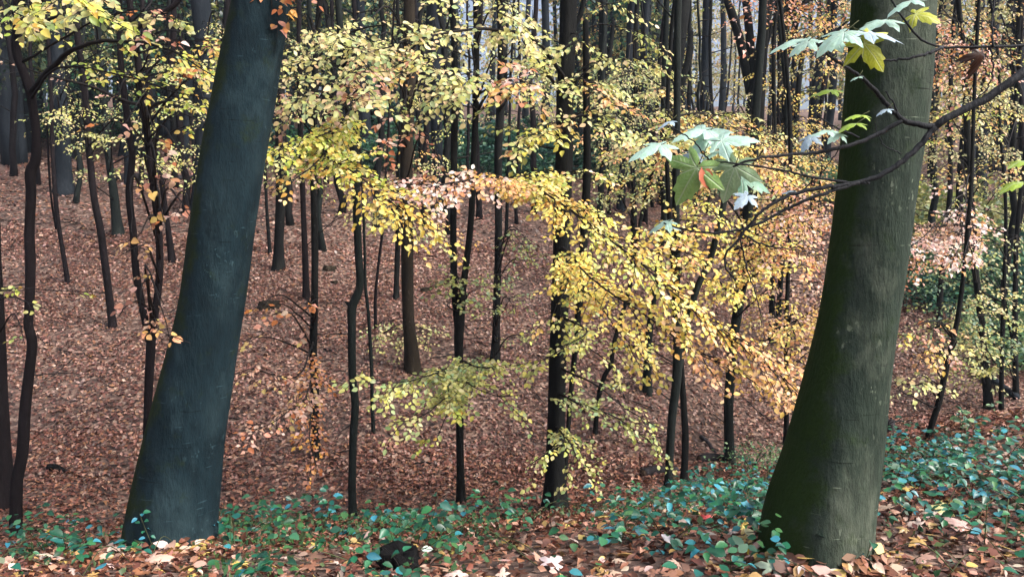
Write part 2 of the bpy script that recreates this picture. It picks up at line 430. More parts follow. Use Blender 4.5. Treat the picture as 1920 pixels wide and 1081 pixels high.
def leaves_mesh(name, A, tmpl, mat, off=(0, 0, 0), jitter=.0, lc=False):
    p, d, n, s, c = A
    V, T = tmpl
    x, y, z = frames(d, n)
    k = len(V); N_ = len(p)
    W = V[None] * s[:, None, None]
    if jitter:
        W = W * rng.uniform(1 - jitter, 1 + jitter, (N_, 1, 3))
        W[..., 2] *= rng.uniform(-.3, 2.0, (N_, 1))
    vv = p[:, None] + W[..., :1] * x[:, None] + W[..., 1:2] * y[:, None] + W[..., 2:] * z[:, None] - np.asarray(off)
    tt = (T[None] + (np.arange(N_) * k)[:, None, None]).reshape(-1, 3)
    me = mesh_np(name, vv.reshape(-1, 3), [tt], mat, np.repeat(c, k, 0))
    if lc:
        a = me.attributes.new("leafco", 'FLOAT_VECTOR', 'POINT'); a.data.foreach_set("vector", np.tile(V, (N_, 1)).astype(np.float32).ravel())
    return me
_shared = {}
def leaf_objects(parent, A, off, tmpl, mat, key, name="leaf"):
    """each leaf an object of its own; alike leaves share their mesh (shape x a set of colours)"""
    p, d, n, s, c = A
    x, y, z = frames(d, n)
    bank = _shared.setdefault(key, [])
    for i in range(len(p)):
        if len(bank) < 40:
            me = mesh_np(name, tmpl[0] * [1, 1, rng.uniform(.3, 1.8)], [tmpl[1]], mat, np.repeat(c[i:i + 1], len(tmpl[0]), 0)); bank.append((c[i], me))
        else:
            j = int(np.argmin([np.abs(b[0] - c[i]).sum() for b in bank])); me = bank[j][1]
        o = bpy.data.objects.new(name, me); o.parent = parent
        q = p[i] - off
        o.matrix_local = Matrix(((x[i][0] * s[i], y[i][0] * s[i], z[i][0] * s[i], q[0]), (x[i][1] * s[i], y[i][1] * s[i], z[i][1] * s[i], q[1]), (x[i][2] * s[i], y[i][2] * s[i], z[i][2] * s[i], q[2]), (0, 0, 0, 1)))
        COL.objects.link(o)
def pick(A, idx): return tuple(a[idx] for a in A)
def spray(L, W, p0, dirv, length, size, palette, plane=None, droop=.25, dens=1.0, wood=True, side=.42):
    """a flat beech spray: one axis, alternating side twigs, leaves in two ranks"""
    dirv = nrm(dirv)
    pn = nrm(np.array([rng.normal(0, .2), -.32 + rng.normal(0, .15), .95]) if plane is None else plane)
    sd = nrm(np.cross(dirv, pn))
    nseg = max(5, int(length / .08))
    t = np.linspace(0, 1, nseg)
    ax = p0 + dirv * (t * length)[:, None] + np.array([0, 0, -1.]) * (droop * length * t ** 2)[:, None] + rng.normal(0, .008, (nseg, 3)).cumsum(0)
    if wood: W.add(ax, np.linspace(.0045, .0018, nseg) * (.6 + length), 3)
    def along(a, b0, dr, ln):
        m = max(2, int(ln / (.031 / dens)))
        u = (np.arange(m) + .6) / m
        base = a + dr * (u * ln)[:, None] + np.array([0, 0, -1.]) * (.18 * ln * u ** 2)[:, None]
        sg = np.where(np.arange(m) % 2, 1., -1.)[:, None]
        lat = nrm(np.cross(dr, pn))
        dd = nrm(dr * .75 + sg * lat * rng.uniform(.5, 1., (m, 1)) + rng.normal(0, .22, (m, 3)) + np.array([0, 0, -.22]))
        nn = nrm(pn + np.array([.12, -.55, 0]) + rng.normal(0, .36, (m, 3)))
        keep = rng.random(m) < .9
        L.add(base[keep] + dd[keep] * .008, dd[keep], nn[keep], (size * .80 * rng.uniform(.6, 1.25, m))[keep], pal(palette, m)[keep])
    along(ax[0] + dirv * length * .35, None, nrm(ax[-1] - ax[nseg // 3]), length * .65)
    ntw = max(2, int(length / .075 * dens))
    for i in range(ntw):
        f = .08 + .85 * (i + rng.random() * .6) / ntw
        a = ax[min(nseg - 1, int(f * nseg))]
        sg = 1 if i % 2 else -1
        dr = nrm(dirv * .75 + sg * sd * .8 + rng.normal(0, .15, 3) + np.array([0, 0, -.1]))
        ln = length * side * (1.15 - f * .8) * rng.uniform(.6, 1.2)
        if wood and ln > .1: W.add(np.array([a, a + dr * ln * .5, a + dr * ln + np.array([0, 0, -.1 * ln])]), [.0024, .0018, .0012], 3)
        along(a, None, dr, ln)

# ------------------------------------------------------------------ trees
class Tree: pass
TREES = {}
def stem_path(pts, Y, base=None, dY=0.0):
    """pts from base to top as (px, py, width px) at depth Y; gives 3-D points and radii"""
    P = []; R = []
    n = len(pts)
    for i, (px, py, w) in enumerate(pts):
        y = Y + dY * i / max(1, n - 1)
        P.append(at(px, py, y)); R.append(.5 * w * y / FPX * 1.0)
    return np.array(P), np.array(R)
def tree(key, label, pts, name="beech_tree", mat=None, group=None, stems=(), height=None, flare=.6, seg=14, rough=.10, detail=None, dY=0.0, base=None, cat="tree", limbs=2):
    """pts: (px, py, width) listed from the top down to the base; base is put on the ground"""
    mat = mat or M_BARK
    t = Tree(); t.key = key; t.mat = mat
    g = ground(pts[-1][0], pts[-1][1]) if base is None else base
    Y = g[1]
    seq = [(pts[-1][0], pts[-1][1], pts[-1][2])] + list(reversed(pts[:-1]))
    P, R = stem_path(seq, Y, dY=dY)
    P[0] = g - np.array([0, 0, .12])
    def up(P, R, hmin):
        d = nrm(P[-1] - P[max(0, len(P) - 3)]); r = R[-1]; q = [P[-1]]; rr = [r]
        while q[-1][2] < hmin:
            d = nrm(d * .9 + np.array([0, 0, .12]) + rng.normal(0, .05, 3)); r *= .93
            q.append(q[-1] + d * .8); rr.append(max(r, .008))
        return np.vstack([P, q[1:]]) if len(q) > 1 else P, np.concatenate([R, rr[1:]])
    H = height or float(np.clip(P[-1][2] + 1.5 + rng.uniform(0, 2) + Y * .08, 6, 22))
    P2, R2 = up(P, R, H)
    n = detail or int(max(24, 7 * len(P2)))
    C = catmull(np.c_[P2, R2], n)
    root = link(name, None, loc=g, label=label, cat=cat, group=group)
    root.empty_display_size = .2
    w = Wood(); w.add(C[:, :3], np.maximum(C[:, 3], .004), seg, rough=rough, flare=flare, seed=int(abs(g[0] * 97 + g[1] * 31)) % 9999)
    link("trunk", w.mesh("trunk", mat, g), root)
    for s in stems:
        S, SR = stem_path(list(reversed(s)), Y * 1.004, dY=dY)
        if len(S) > 2 and s[0][1] < 40: S, SR = up(S, SR, H * .8)
        cc = catmull(np.c_[S, SR], max(16, 6 * len(S)))
        w = Wood(); w.add(cc[:, :3], np.maximum(cc[:, 3], .003), max(6, seg - 4), rough=rough * .8, seed=len(s) * 13)
        link("stem", w.mesh("stem", mat, g), root)
    for k in range(limbs):                       # a few bare upper limbs
        i = int(n * rng.uniform(.72, .92)); a = rng.uniform(0, 6.28); ln = rng.uniform(.8, 1.8)
        d = np.array([math.cos(a) * .7, math.sin(a) * .7, .75]); q = [C[i, :3]]
        for j in range(5): q.append(q[-1] + (d + rng.normal(0, .15, 3)) * ln / 5)
        w = Wood(); w.add(np.array(q), np.linspace(C[i, 3] * .45, .004, 6), 6)
        link("branch", w.mesh("branch", mat, g), root)
    t.root, t.base, t.Y, t.C = root, g, Y, C
    t.L = Leaves(); t.nparts = 0
    TREES[key] = t
    return t
def trunk_at(t, py):
    """point of the trunk axis that the picture shows at height py"""
    zs = np.array([(p[2] - CAMZ) / p[1] for p in t.C[:, :3]])
    d = ray(960, py); k = d[2] / d[1]
    i = int(np.argmin(np.abs(zs - k))); return t.C[i, :3], t.C[i, 3]
def bough(t, pts, n, slen, size, palette, attach=None, fine=.80,  droop=.25, dens=1.0, spread=1.0, thick=.012, start=.12, angle=None, wood=True, parts=False, side=.42, up=0.0):
    """limb through (px, py, Y) points, sprays along it; attach = py on the trunk where it grows out"""
    P = np.array([at(*p) for p in pts])
    if attach is not None:
        a, r = trunk_at(t, attach); P = np.vstack([a, P])
    C = catmull(P, max(10, len(P) * 5))
    C[1:] += rng.normal(0, .006, (len(C) - 1, 3)).cumsum(0) * .6
    W = Wood(); W.add(C, np.linspace(thick, .003, len(C)), 6)
    L = Leaves()
    for i in range(n):
        f = start + (1 - start) * (i + rng.random()) / n
        j = min(len(C) - 2, int(f * (len(C) - 1)))
        tan = nrm(C[j + 1] - C[j])
        sg = 1 if i % 2 else -1
        lat = nrm(np.cross(tan, [0, -.5, .85]))
        d = nrm(tan * rng.uniform(.6, 1.3) + sg * lat * spread * rng.uniform(.3, .9) + np.array([0, -.1, up]) + rng.normal(0, .15, 3))
        pl = palette if isinstance(palette, str) else palette[min(len(palette) - 1, int(f * len(palette) + rng.normal(0, .25))) if f > 0 else 0]
        spray(L, W, C[j], d, slen * rng.uniform(.6, 1.2), size * fine, pl, droop=droop, dens=dens * 1.25, wood=wood, side=side)
    br = link("branch", W.mesh("branch", M_TWIG, t.base), t.root)
    A = L.arr()
    if parts:
        sc = A[3] ** 2 / (A[0][:, 1] ** 2) * (.35 + np.abs(A[2][:, 1]))
        o = np.argsort(-sc); k = min(parts, len(o))
        leaf_objects(br, pick(A, o[:k]), t.base, LB, M_LEAF, "beech" + (palette if isinstance(palette, str) else palette[0]))
        A = pick(A, o[k:])
    if len(A[0]): t.L.add(*A)
    return br
def fill(t, rect, Yr, n, size, palette, sprays=3, slen=.5, droop=.22, dens=.9, attach=None, thick=.008, ang=None, wood=True, dirx=None):
    """n small limbs of tree t that end in a picture area rect = x0, y0, x1, y1 at depths Yr"""
    x0, y0, x1, y1 = rect
    for i in range(n):
        px, py = rng.uniform(x0, x1), rng.uniform(y0, y1); Y = rng.uniform(*Yr)
        tip = at(px, py, Y)
        bx = (t.base[0] / t.base[1]) * FPX + 960
        ap = attach if attach is not None else py + rng.uniform(-10, 50) + .12 * abs(px - bx)
        a, r = trunk_at(t, ap)
        mid = (a + tip) / 2 + np.array([rng.normal(0, .06), rng.normal(0, .06), rng.uniform(.02, .14) * np.linalg.norm(tip - a)])
        W = Wood(); C = catmull(np.array([a, mid, tip]), 12); C[1:] += rng.normal(0, .008, (11, 3)).cumsum(0) * .7
        W.add(C, np.linspace(min(thick * (1 + np.linalg.norm(tip - a) * .25), max(.004, r * .6)), .0025, 12), 5)
        main = nrm(C[-1] - C[-4])
        if dirx is not None: main = nrm(main * .4 + np.array([dirx, 0, -.15]))
        for k in range(sprays):
            d = nrm(main * .7 + rng.normal(0, 1, 3) * np.array([.95, .55, .16]) + np.array([0, 0, -.05]))
            j = 11 - int(rng.uniform(0, 4))
            spray(t.L, W, C[j], d, slen * rng.uniform(.6, 1.25), size, palette if isinstance(palette, str) else palette[rng.integers(len(palette))], droop=droop, dens=dens, wood=wood)
        link("branch", W.mesh("branch", M_TWIG, t.base), t.root)
def finish(t, parts=0, tmpl=None):
    if not t.L.p: return
    A = t.L.arr()
    if parts:
        sc = A[3] ** 2 / (A[0][:, 1] ** 2) * (.35 + np.abs(A[2][:, 1]))
        o = np.argsort(-sc); k = min(parts, len(o))
        leaf_objects(t.root, pick(A, o[:k]), t.base, LB, M_LEAF, "beech_" + t.key)
        A = pick(A, o[k:])
    if len(A[0]):
        link("crown", leaves_mesh("crown", A, tmpl or (LB if t.Y < 9 else LS), M_LEAF, t.base, .12), t.root, kind="stuff" if parts else None)

# ------------------------------------------------------------------ the two big leaning beeches
tL = tree('L', "massive smooth blue-grey beech trunk leaning right, foreground left",
     [(490, 0, 100), (458, 175, 112), (431, 340, 117), (393, 590, 119), (359, 760, 133), (333, 900, 151), (322, 990, 163), (319, 1030, 176)],
     mat=M_BIGL, seg=56, detail=220, rough=.05, flare=.13, height=13, limbs=4)
tR = tree('R', "massive mossy green-grey beech trunk leaning right, foreground right",
     [(1676, 0, 143), (1664, 170, 145), (1645, 330, 140), (1622, 520, 142), (1590, 700, 151), (1557, 860, 172), (1531, 975, 192), (1521, 1046, 204)],
     mat=M_BIGR, seg=64, detail=240, rough=.05, flare=.13, height=12, limbs=4)

# ------------------------------------------------------------------ trees of the hollow and the slope, one by one
tree('T1', "thick purplish dark trunk cut off by the left picture edge", [(-42, 0, 46), (-34, 250, 47), (-24, 500, 48), (-10, 800, 50), (-2, 950, 54)], mat=M_BARKP)
tree('T2', "crooked dark trunk with S-bends and an arching limb, leftmost of the slim trees",
     [(33, 0, 14), (30, 89, 15), (42, 130, 15), (54, 164, 15), (61, 200, 15), (68, 250, 15), (67, 300, 17), (57, 322, 18), (58, 360, 17), (55, 439, 17), (57, 494, 18), (55, 577, 17), (53, 610, 17), (60, 642, 18), (55, 692, 18), (47, 766, 19), (42, 850, 20), (31, 910, 21), (27, 1003, 24)], mat=M_BARKP, flare=.25)
tree('T3', "very thin wavering sapling stem just right of the crooked trunk", [(85, 20, 6), (90, 80, 6), (96, 190, 7), (97, 250, 7), (101, 330, 7), (107, 400, 8), (116, 460, 8), (125, 515, 9), (128, 532, 10)], name="sapling", mat=M_BARKP, stems=[[(88, 230, 3), (92, 320, 4), (97, 380, 4), (106, 430, 5)]])
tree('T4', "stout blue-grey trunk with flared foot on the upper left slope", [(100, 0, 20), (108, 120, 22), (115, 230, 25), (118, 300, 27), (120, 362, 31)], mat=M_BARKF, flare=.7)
tree('T6', "slim dark tree bending right towards its foot, upper left slope", [(140, 0, 11), (147, 80, 11), (155, 130, 11), (160, 190, 12), (165, 260, 12), (170, 310, 12), (176, 370, 12), (188, 430, 13), (195, 480, 13), (203, 540, 13), (212, 612, 15)], mat=M_BARKP)
tree('T7', "medium trunk with bluish flared foot between thin trees, left slope", [(180, 0, 11), (188, 100, 11), (195, 190, 12), (203, 290, 13), (212, 350, 15), (218, 410, 16), (223, 440, 20)], mat=M_BARKG, flare=.8)
tree('T9', "twin-stemmed dark tree standing close behind the big left beech", 
     [(243, 0, 11), (250, 60, 12), (262, 140, 13), (268, 200, 13), (275, 240, 13), (281, 290, 13), (286, 340, 13), (293, 390, 13), (298, 440, 13), (300, 500, 13), (297, 540, 13), (290, 590, 14), (283, 640, 17), (279, 725, 16), (277, 780, 15), (274, 905, 18)], mat=M_BARKP,
     stems=[[(222, 0, 11), (226, 110, 11), (236, 200, 12), (245, 270, 12), (248, 300, 12), (242, 365, 13), (250, 440, 13), (255, 510, 13), (267, 575, 13), (279, 640, 12)], [(340, -4, 8), (320, 15, 9), (285, 36, 9), (262, 47, 9), (254, 64, 8)]])
tree('T10', "thin dark tree right of the twin-stemmed one, left slope", [(268, 60, 8), (276, 130, 9), (284, 200, 9), (290, 270, 9), (297, 310, 10), (304, 345, 10), (311, 400, 10), (318, 450, 11), (324, 490, 13)], mat=M_BARKP)
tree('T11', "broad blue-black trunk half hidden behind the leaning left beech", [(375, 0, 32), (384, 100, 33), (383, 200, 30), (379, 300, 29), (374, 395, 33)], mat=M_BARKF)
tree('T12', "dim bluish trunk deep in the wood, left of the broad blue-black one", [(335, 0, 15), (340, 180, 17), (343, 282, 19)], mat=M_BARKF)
tree('T13', "thin dark stem rising just left of the broad blue-black trunk", [(338, 60, 6), (346, 150, 7), (353, 190, 7), (362, 250, 8), (366, 315, 9)], name="sapling", mat=M_BARKP)
tree('T14', "reddish dark trunk tight against the left beech's upper edge", [(428, 0, 13), (420, 90, 14), (412, 200, 14), (405, 360, 15)], mat=M_BARKP)
tree('T15', "faint bluish slim trunk between two dark stems, upper left slope", [(228, 120, 9), (235, 200, 10), (238, 290, 11), (240, 344, 13)], mat=M_BARKF)
tree('C1', "dark trunk with spreading flared foot right of the left beech", [(520, 60, 13), (524, 180, 15), (526, 314, 18), (526, 383, 18), (523, 453, 17), (522, 505, 22)], mat=M_BARK, flare=.9)
tree('C1b', "thin stem right beside the left beech's right edge", [(494, 200, 5), (497, 314, 6), (500, 390, 6), (505, 460, 7), (507, 476, 8)], name="sapling")
tree('C2', "slender brownish trunk left of a dark one, centre left", [(560, 0, 9), (561, 100, 9), (562, 200, 9), (564, 260, 10), (568, 370, 10), (571, 450, 11), (574, 545, 13), (575, 560, 15)], mat=M_BARKP)
tree('C3', "straight black-green trunk above an orange-leaved spray, centre left", [(600, 0, 11), (592, 100, 11), (589, 200, 12), (588, 328, 12), (589, 383, 12), (590, 439, 13), (590, 522, 13), (589, 591, 14), (588, 614, 15), (587, 669, 15), (590, 725, 15), (591, 794, 15), (594, 858, 18)], stems=[[(628, 170, 6), (618, 195, 6), (607, 225, 7), (596, 258, 7)]])
tree('C4', "dark green tree with a knobbly kink halfway down its stem", [(634, 0, 12), (640, 80, 13), (643, 135, 13), (650, 170, 14), (655, 220, 14), (662, 270, 14), (665, 310, 14), (668, 350, 14), (669, 400, 14), (672, 470, 14), (675, 530, 14), (669, 556, 16), (660, 577, 17), (660, 620, 15), (661, 700, 15), (666, 760, 15), (662, 820, 15), (660, 900, 15), (661, 950, 16), (663, 977, 19)], mat=M_BARKG, flare=.5,
     stems=[[(648, 566, 4), (652, 569, 6), (660, 577, 8)]])
tree('C5', "thin slightly leaning stem right of the kinked tree", [(684, 480, 5), (685, 535, 6), (690, 580, 6), (694, 640, 7), (697, 700, 7), (698, 760, 7), (701, 812, 9)], name="sapling", mat=M_BARKG, height=3.2)
tree('C6', "very thin reddish stem between the kinked tree and brown trunk", [(728, 250, 4), (722, 350, 5), (719, 410, 5), (714, 460, 5), (708, 510, 5), (704, 560, 6), (704, 618, 7)], name="sapling", mat=M_BARKP)
tree('C7', "pale brown straight trunk left of centre with flared foot", [(767, 0, 21), (768, 110, 23), (765, 200, 24), (762, 300, 24), (763, 400, 23), (764, 530, 22), (766, 600, 23), (771, 650, 27), (775, 696, 32)], mat=M_BARKB, flare=.5)
tree('C7b', "dark stem hugging the left edge of the pale brown trunk", [(752, 200, 8), (748, 330, 9), (746, 450, 10), (743, 540, 10), (742, 560, 14)], mat=M_BARK, flare=.9)
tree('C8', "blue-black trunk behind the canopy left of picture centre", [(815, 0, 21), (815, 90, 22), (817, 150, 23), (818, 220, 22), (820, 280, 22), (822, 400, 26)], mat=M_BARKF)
tree('C9', "two black stems merging into one, ringed by a green leafy spray", 
     [(893, 60, 11), (893, 180, 11), (890, 260, 12), (884, 400, 12), (876, 480, 12), (868, 540, 13), (862, 600, 19), (860, 640, 18), (861, 690, 16), (862, 740, 14), (862, 800, 15), (863, 880, 15), (864, 942, 20)], flare=.5,
     stems=[[(848, 20, 11), (852, 100, 12), (853, 170, 13), (852, 250, 13), (850, 400, 13), (850, 470, 13), (852, 540, 13), (857, 610, 12)]])
tree('C11', "straight dark trunk left of the main central trunk", [(940, 0, 16), (942, 100, 17), (938, 200, 16), (934, 290, 15), (935, 400, 14), (934, 480, 14), (932, 540, 14), (930, 620, 15), (928, 674, 20)])
tree('C12', "very thin upright stem between two dark trunks near centre", [(962, 60, 4), (957, 150, 5), (955, 250, 5), (952, 350, 6), (949, 446, 8)], name="sapling")
tree('C13', "thick black central trunk with root flare and a second stem", 
     [(1066, 0, 30), (1063, 100, 30), (1060, 200, 31), (1058, 290, 32), (1054, 400, 33), (1052, 500, 32), (1048, 600, 33), (1044, 720, 33), (1042, 820, 34), (1042, 880, 36), (1041, 925, 42), (1040, 955, 50)], flare=.55, seg=22, detail=110,
     stems=[[(1098, 40, 11), (1100, 200, 13), (1101, 320, 15), (1096, 420, 15), (1090, 520, 14), (1080, 640, 11), (1070, 740, 9), (1063, 840, 9), (1054, 930, 12)], [(1095, -4, 9), (1088, 30, 9), (1078, 42, 10), (1066, 60, 9)]])
tree('C14', "blue-grey trunk in the distance left of the central trunk", [(1022, 0, 14), (1025, 130, 15), (1023, 200, 16), (1020, 306, 19)], mat=M_BARKF)
tree('C16', "greyish trunk on the slope right of the central trunk", [(1178, 120, 11), (1172, 250, 12), (1168, 320, 13), (1163, 394, 16)], mat=M_BARKF)
tree('C17', "dark slim trunk with small leaves, right of the greyish trunk", [(1192, 60, 9), (1190, 200, 10), (1188, 300, 11), (1188, 400, 12), (1191, 500, 15)])
tree('C18', "dark trunk with a flared foot in the hollow, behind golden sprays", [(1250, 0, 10), (1245, 150, 11), (1243, 310, 12), (1246, 390, 12), (1238, 470, 12), (1230, 530, 12), (1220, 600, 12), (1214, 680, 14), (1215, 737, 19)], mat=M_BARKG, flare=.8)
tree('C18b', "short curving stem beside the thick central trunk", [(1152, 640, 8), (1146, 680, 9), (1133, 705, 9), (1124, 735, 9), (1119, 775, 9), (1115, 812, 10)], name="sapling", height=2.2, limbs=0)
tree('C19', "forked black-green tree with twin legs, right of centre",
     [(1272, 0, 13), (1270, 150, 13), (1268, 290, 14), (1267, 390, 14), (1268, 480, 14), (1268, 560, 15), (1272, 650, 18), (1268, 720, 17), (1260, 780, 16), (1256, 840, 16), (1253, 900, 16), (1252, 957, 18)], mat=M_BARKG, flare=.3, base=on_ground(1252, 7.3),
     stems=[[(1362, 360, 11), (1346, 430, 12), (1330, 490, 12), (1311, 530, 12), (1296, 575, 13), (1284, 630, 13), (1274, 690, 12)]])
tree('C19b', "slim dark trunk touching the forked tree's right side", [(1268, 560, 10), (1274, 640, 11), (1278, 700, 11), (1282, 760, 12), (1285, 820, 13), (1283, 880, 13), (1280, 906, 17)], height=5)
tree('C21', "dark tree above a low bush beside the cut log", [(1418, 200, 16), (1410, 340, 18), (1400, 420, 18), (1392, 520, 18), (1382, 590, 19), (1375, 640, 18), (1370, 700, 18), (1366, 760, 18), (1367, 820, 18), (1370, 868, 21)], mat=M_BARKG, stems=[[(1422, 530, 6), (1395, 560, 6), (1372, 575, 6)]] and [])
tree('F', "dark tree splitting into several steep limbs, upper right of centre",
     [(1445, -4, 17), (1432, 60, 20), (1424, 130, 26), (1416, 200, 34), (1412, 300, 34), (1408, 380, 34), (1400, 475, 38)], mat=M_BARK, seg=18,
     stems=[[(1362, -4, 12), (1372, 25, 15), (1386, 70, 16), (1397, 120, 17), (1410, 190, 18)], [(1398, -4, 14), (1403, 40, 15), (1408, 100, 16), (1413, 190, 20)], [(1520, 0, 7), (1482, 14, 9), (1458, 30, 10), (1442, 62, 11), (1430, 100, 12)]])
tree('C22', "dark straight trunk standing against the bright sky gap", [(1327, 0, 18), (1325, 60, 17), (1322, 130, 16), (1319, 250, 17), (1316, 330, 19)], mat=M_BARKF)
tree('C23', "dark trunk leaning right below the canopy, left of the sky gap", [(1284, 0, 20), (1276, 60, 24), (1268, 120, 24), (1258, 240, 25), (1250, 385, 29)], stems=[[(1296, 60, 10), (1290, 110, 11), (1280, 150, 12), (1268, 190, 12)]])
tree('C24', "short-footed thin dark trunk left of the right beech", [(1452, 250, 8), (1449, 400, 9), (1447, 480, 10), (1448, 560, 11), (1447, 642, 15)])
tree('C25', "thin pale-barked trunk next to a dark one, left of the right beech", [(1474, 250, 8), (1469, 400, 9), (1466, 480, 10), (1462, 560, 10), (1458, 632, 13)], mat=M_BARKG)
tree('C26', "slim dark stem below golden leaves, against the right beech", [(1482, 300, 8), (1478, 500, 8), (1474, 620, 8), (1475, 740, 9), (1474, 832, 11)])
tree('C27', "tall thin double trunk above the orange leaves, beside the right beech", [(1476, 0, 8), (1473, 70, 8), (1470, 180, 9), (1468, 330, 10), (1466, 410, 12)], stems=[[(1512, 60, 7), (1502, 120, 9), (1494, 200, 11), (1490, 300, 11), (1486, 350, 10), (1472, 390, 7)]])
tree('C28', "dark trunk right of centre in the upper canopy", [(1132, 0, 15), (1130, 80, 16), (1128, 200, 17), (1124, 330, 19)], stems=[[(1150, 40, 7), (1146, 80, 8), (1140, 120, 8), (1129, 170, 9)]])
tree('C29', "dark trunk behind olive leaves, upper centre right", [(1184, 0, 15), (1182, 80, 15), (1180, 150, 16), (1176, 350, 19)], mat=M_BARKF)
tree('C30', "blackish trunk near the upper sky gap, third right of the central trunk", [(1212, 0, 14), (1208, 80, 14), (1206, 150, 15), (1204, 340, 18)], mat=M_BARKF)
tree('D1', "tall dark thin tree right of the right beech", [(1797, 0, 9), (1806, 100, 10), (1812, 200, 11), (1815, 300, 12), (1820, 380, 13), (1823, 450, 12), (1830, 520, 12), (1838, 580, 13), (1843, 640, 13), (1848, 700, 14), (1856, 766, 18)], stems=[[(1864, 40, 4), (1848, 130, 5), (1834, 200, 5), (1817, 270, 5)]])
tree('D2', "thin tree leaning right, its foot on open litter, right of the beech", [(1822, 330, 7), (1814, 430, 8), (1808, 500, 8), (1801, 560, 9), (1795, 600, 9), (1785, 645, 9), (1772, 700, 10), (1760, 755, 11), (1747, 795, 11), (1733, 828, 13)])
tree('D3', "broad blue-black trunk at the right picture edge", [(1912, 0, 24), (1908, 150, 25), (1906, 300, 26), (1905, 436, 30)], mat=M_BARKF)
tree('D4', "thin dark stem near the right edge, left of another", [(1886, 420, 6), (1882, 550, 7), (1880, 620, 8), (1878, 700, 8), (1878, 768, 10)], name="sapling")
tree('D5', "slim dark tree with side branches at the right edge above ferns", [(1912, 380, 8), (1905, 470, 8), (1903, 600, 9), (1904, 700, 10), (1906, 745, 12)], stems=[[(1885, 560, 4), (1892, 610, 4), (1903, 660, 5)]])

# ------------------------------------------------------------------ foliage of the near trees
T = TREES
# bright sprays that sweep across the picture
bough(T['C4'], [(600, 285, 5.9), (650, 320, 5.5), (715, 372, 5.3), (785, 428, 5.2)], 46, .34, .062, ['lime', 'lime', 'lime', 'gold'], attach=215, parts=170, spread=.7, droop=.2)
bough(T['C4'], [(620, 245, 5.9), (560, 255, 5.5), (515, 285, 5.3)], 28, .32, .062, 'lime', attach=215, parts=90, spread=.9)
bough(T['C4'], [(600, 300, 5.7), (560, 330, 5.4), (520, 345, 5.2)], 9, .26, .06, ['lime', 'tanpink'], attach=240, parts=40)
bough(T['C13'], [(990, 340, 6.5), (930, 325, 6.0), (860, 335, 5.8), (800, 345, 5.6)], 52, .34, .062, ['goldlime', 'goldlime', 'peach', 'rose'], attach=330, parts=90, spread=.8, droop=.18)
bough(T['C13'], [(980, 330, 6.3), (1040, 320, 6.1), (1120, 330, 6.0)], 12, .3, .06, 'goldlime', attach=350, parts=30, spread=.7)
bough(T['C13'], [(1010, 350, 6.4), (1100, 415, 5.9), (1200, 490, 5.7), (1290, 570, 5.6), (1390, 645, 5.5), (1490, 715, 5.4)], 94, .36, .062, ['goldlime', 'goldlime', 'gold', 'goldlime', 'gold', 'peach'], attach=330, parts=130, spread=.85, droop=.22)
bough(T['C13'], [(1085, 500, 6.5), (1140, 545, 6.0), (1210, 590, 5.7), (1290, 650, 5.6), (1390, 705, 5.5)], 46, .34, .062, ['goldlime', 'gold', 'gold', 'gold', 'peach'], attach=470, parts=40, spread=.8)
bough(T['C13'], [(1060, 530, 6.3), (1040, 570, 6.1), (1030, 600, 6.0)], 10, .26, .06, 'goldlime', attach=500, spread=.9, parts=10)
bough(T['C13'], [(1110, 560, 6.2), (1150, 620, 6.0), (1200, 670, 5.9), (1235, 715, 5.8)], 16, .3, .06, ['yolive', 'gold', 'gold'], attach=520, spread=.7, fine=.9)
bough(T['C13'], [(1100, 620, 6.6), (1060, 650, 6.3), (1000, 690, 6.2)], 13, .28, .06, 'yolive', attach=590, spread=.8, fine=.9)
bough(T['C13'], [(1090, 640, 6.6), (1130, 670, 6.4), (1160, 690, 6.4)], 8, .26, .058, 'yolive', attach=600, spread=.8, fine=.9)
# low shoots on the central trunk
bough(T['C13'], [(1090, 760, 7.1), (1150, 780, 6.9), (1220, 830, 6.8)], 14, .34, .06, 'olive', attach=740, spread=.9, fine=.9)
bough(T['C13'], [(1060, 820, 7.0), (1020, 850, 6.8), (990, 870, 6.7)], 9, .28, .06, ['yolive', 'olive', 'yolive'], attach=800, fine=.9)
bough(T['C13'], [(1075, 840, 6.9), (1090, 880, 6.8), (1130, 880, 6.8)], 9, .28, .06, 'yolive', attach=790, fine=.9)
bough(T['C13'], [(1120, 720, 7.0), (1170, 760, 6.9), (1240, 800, 6.9)], 6, .3, .055, ['yolive', 'olive', 'yolive'], attach=690, fine=.9)
# greenish spray round the merging stems
bough(T['C9'], [(820, 700, 6.7), (770, 715, 6.4), (715, 720, 6.2)], 22, .36, .062, ['yolive', 'olive', 'yolive'], attach=690, parts=110, spread=.9, fine=.9)
bough(T['C9'], [(900, 690, 6.8), (950, 690, 6.6), (1000, 680, 6.5)], 17, .34, .06, ['yolive', 'olive', 'yolive'], attach=680, parts=60, spread=.9, fine=.9)
bough(T['C9'], [(830, 750, 6.6), (790, 780, 6.4), (740, 790, 6.3)], 17, .32, .062, 'yolive', attach=710, parts=70, fine=.9)
bough(T['C9'], [(880, 720, 6.7), (930, 745, 6.6), (980, 745, 6.6)], 13, .34, .06, 'yolive', attach=700, parts=40, fine=.9)
bough(T['C9'], [(845, 770, 6.5), (830, 800, 6.4), (820, 830, 6.4)], 8, .24, .062, ['yolive', 'lime'], attach=740, parts=20, fine=.9)
fill(T['C9'], (835, 480, 900, 640), (7.3, 8), 10, .06, 'olive', sprays=2, slen=.26)
fill(T['C11'], (900, 500, 965, 650), (10, 11.4), 9, .06, 'olive', sprays=2, slen=.3)
fill(T['C11'], (940, 430, 1020, 640), (8.5, 11), 8, .06, 'olive', sprays=2, slen=.3)
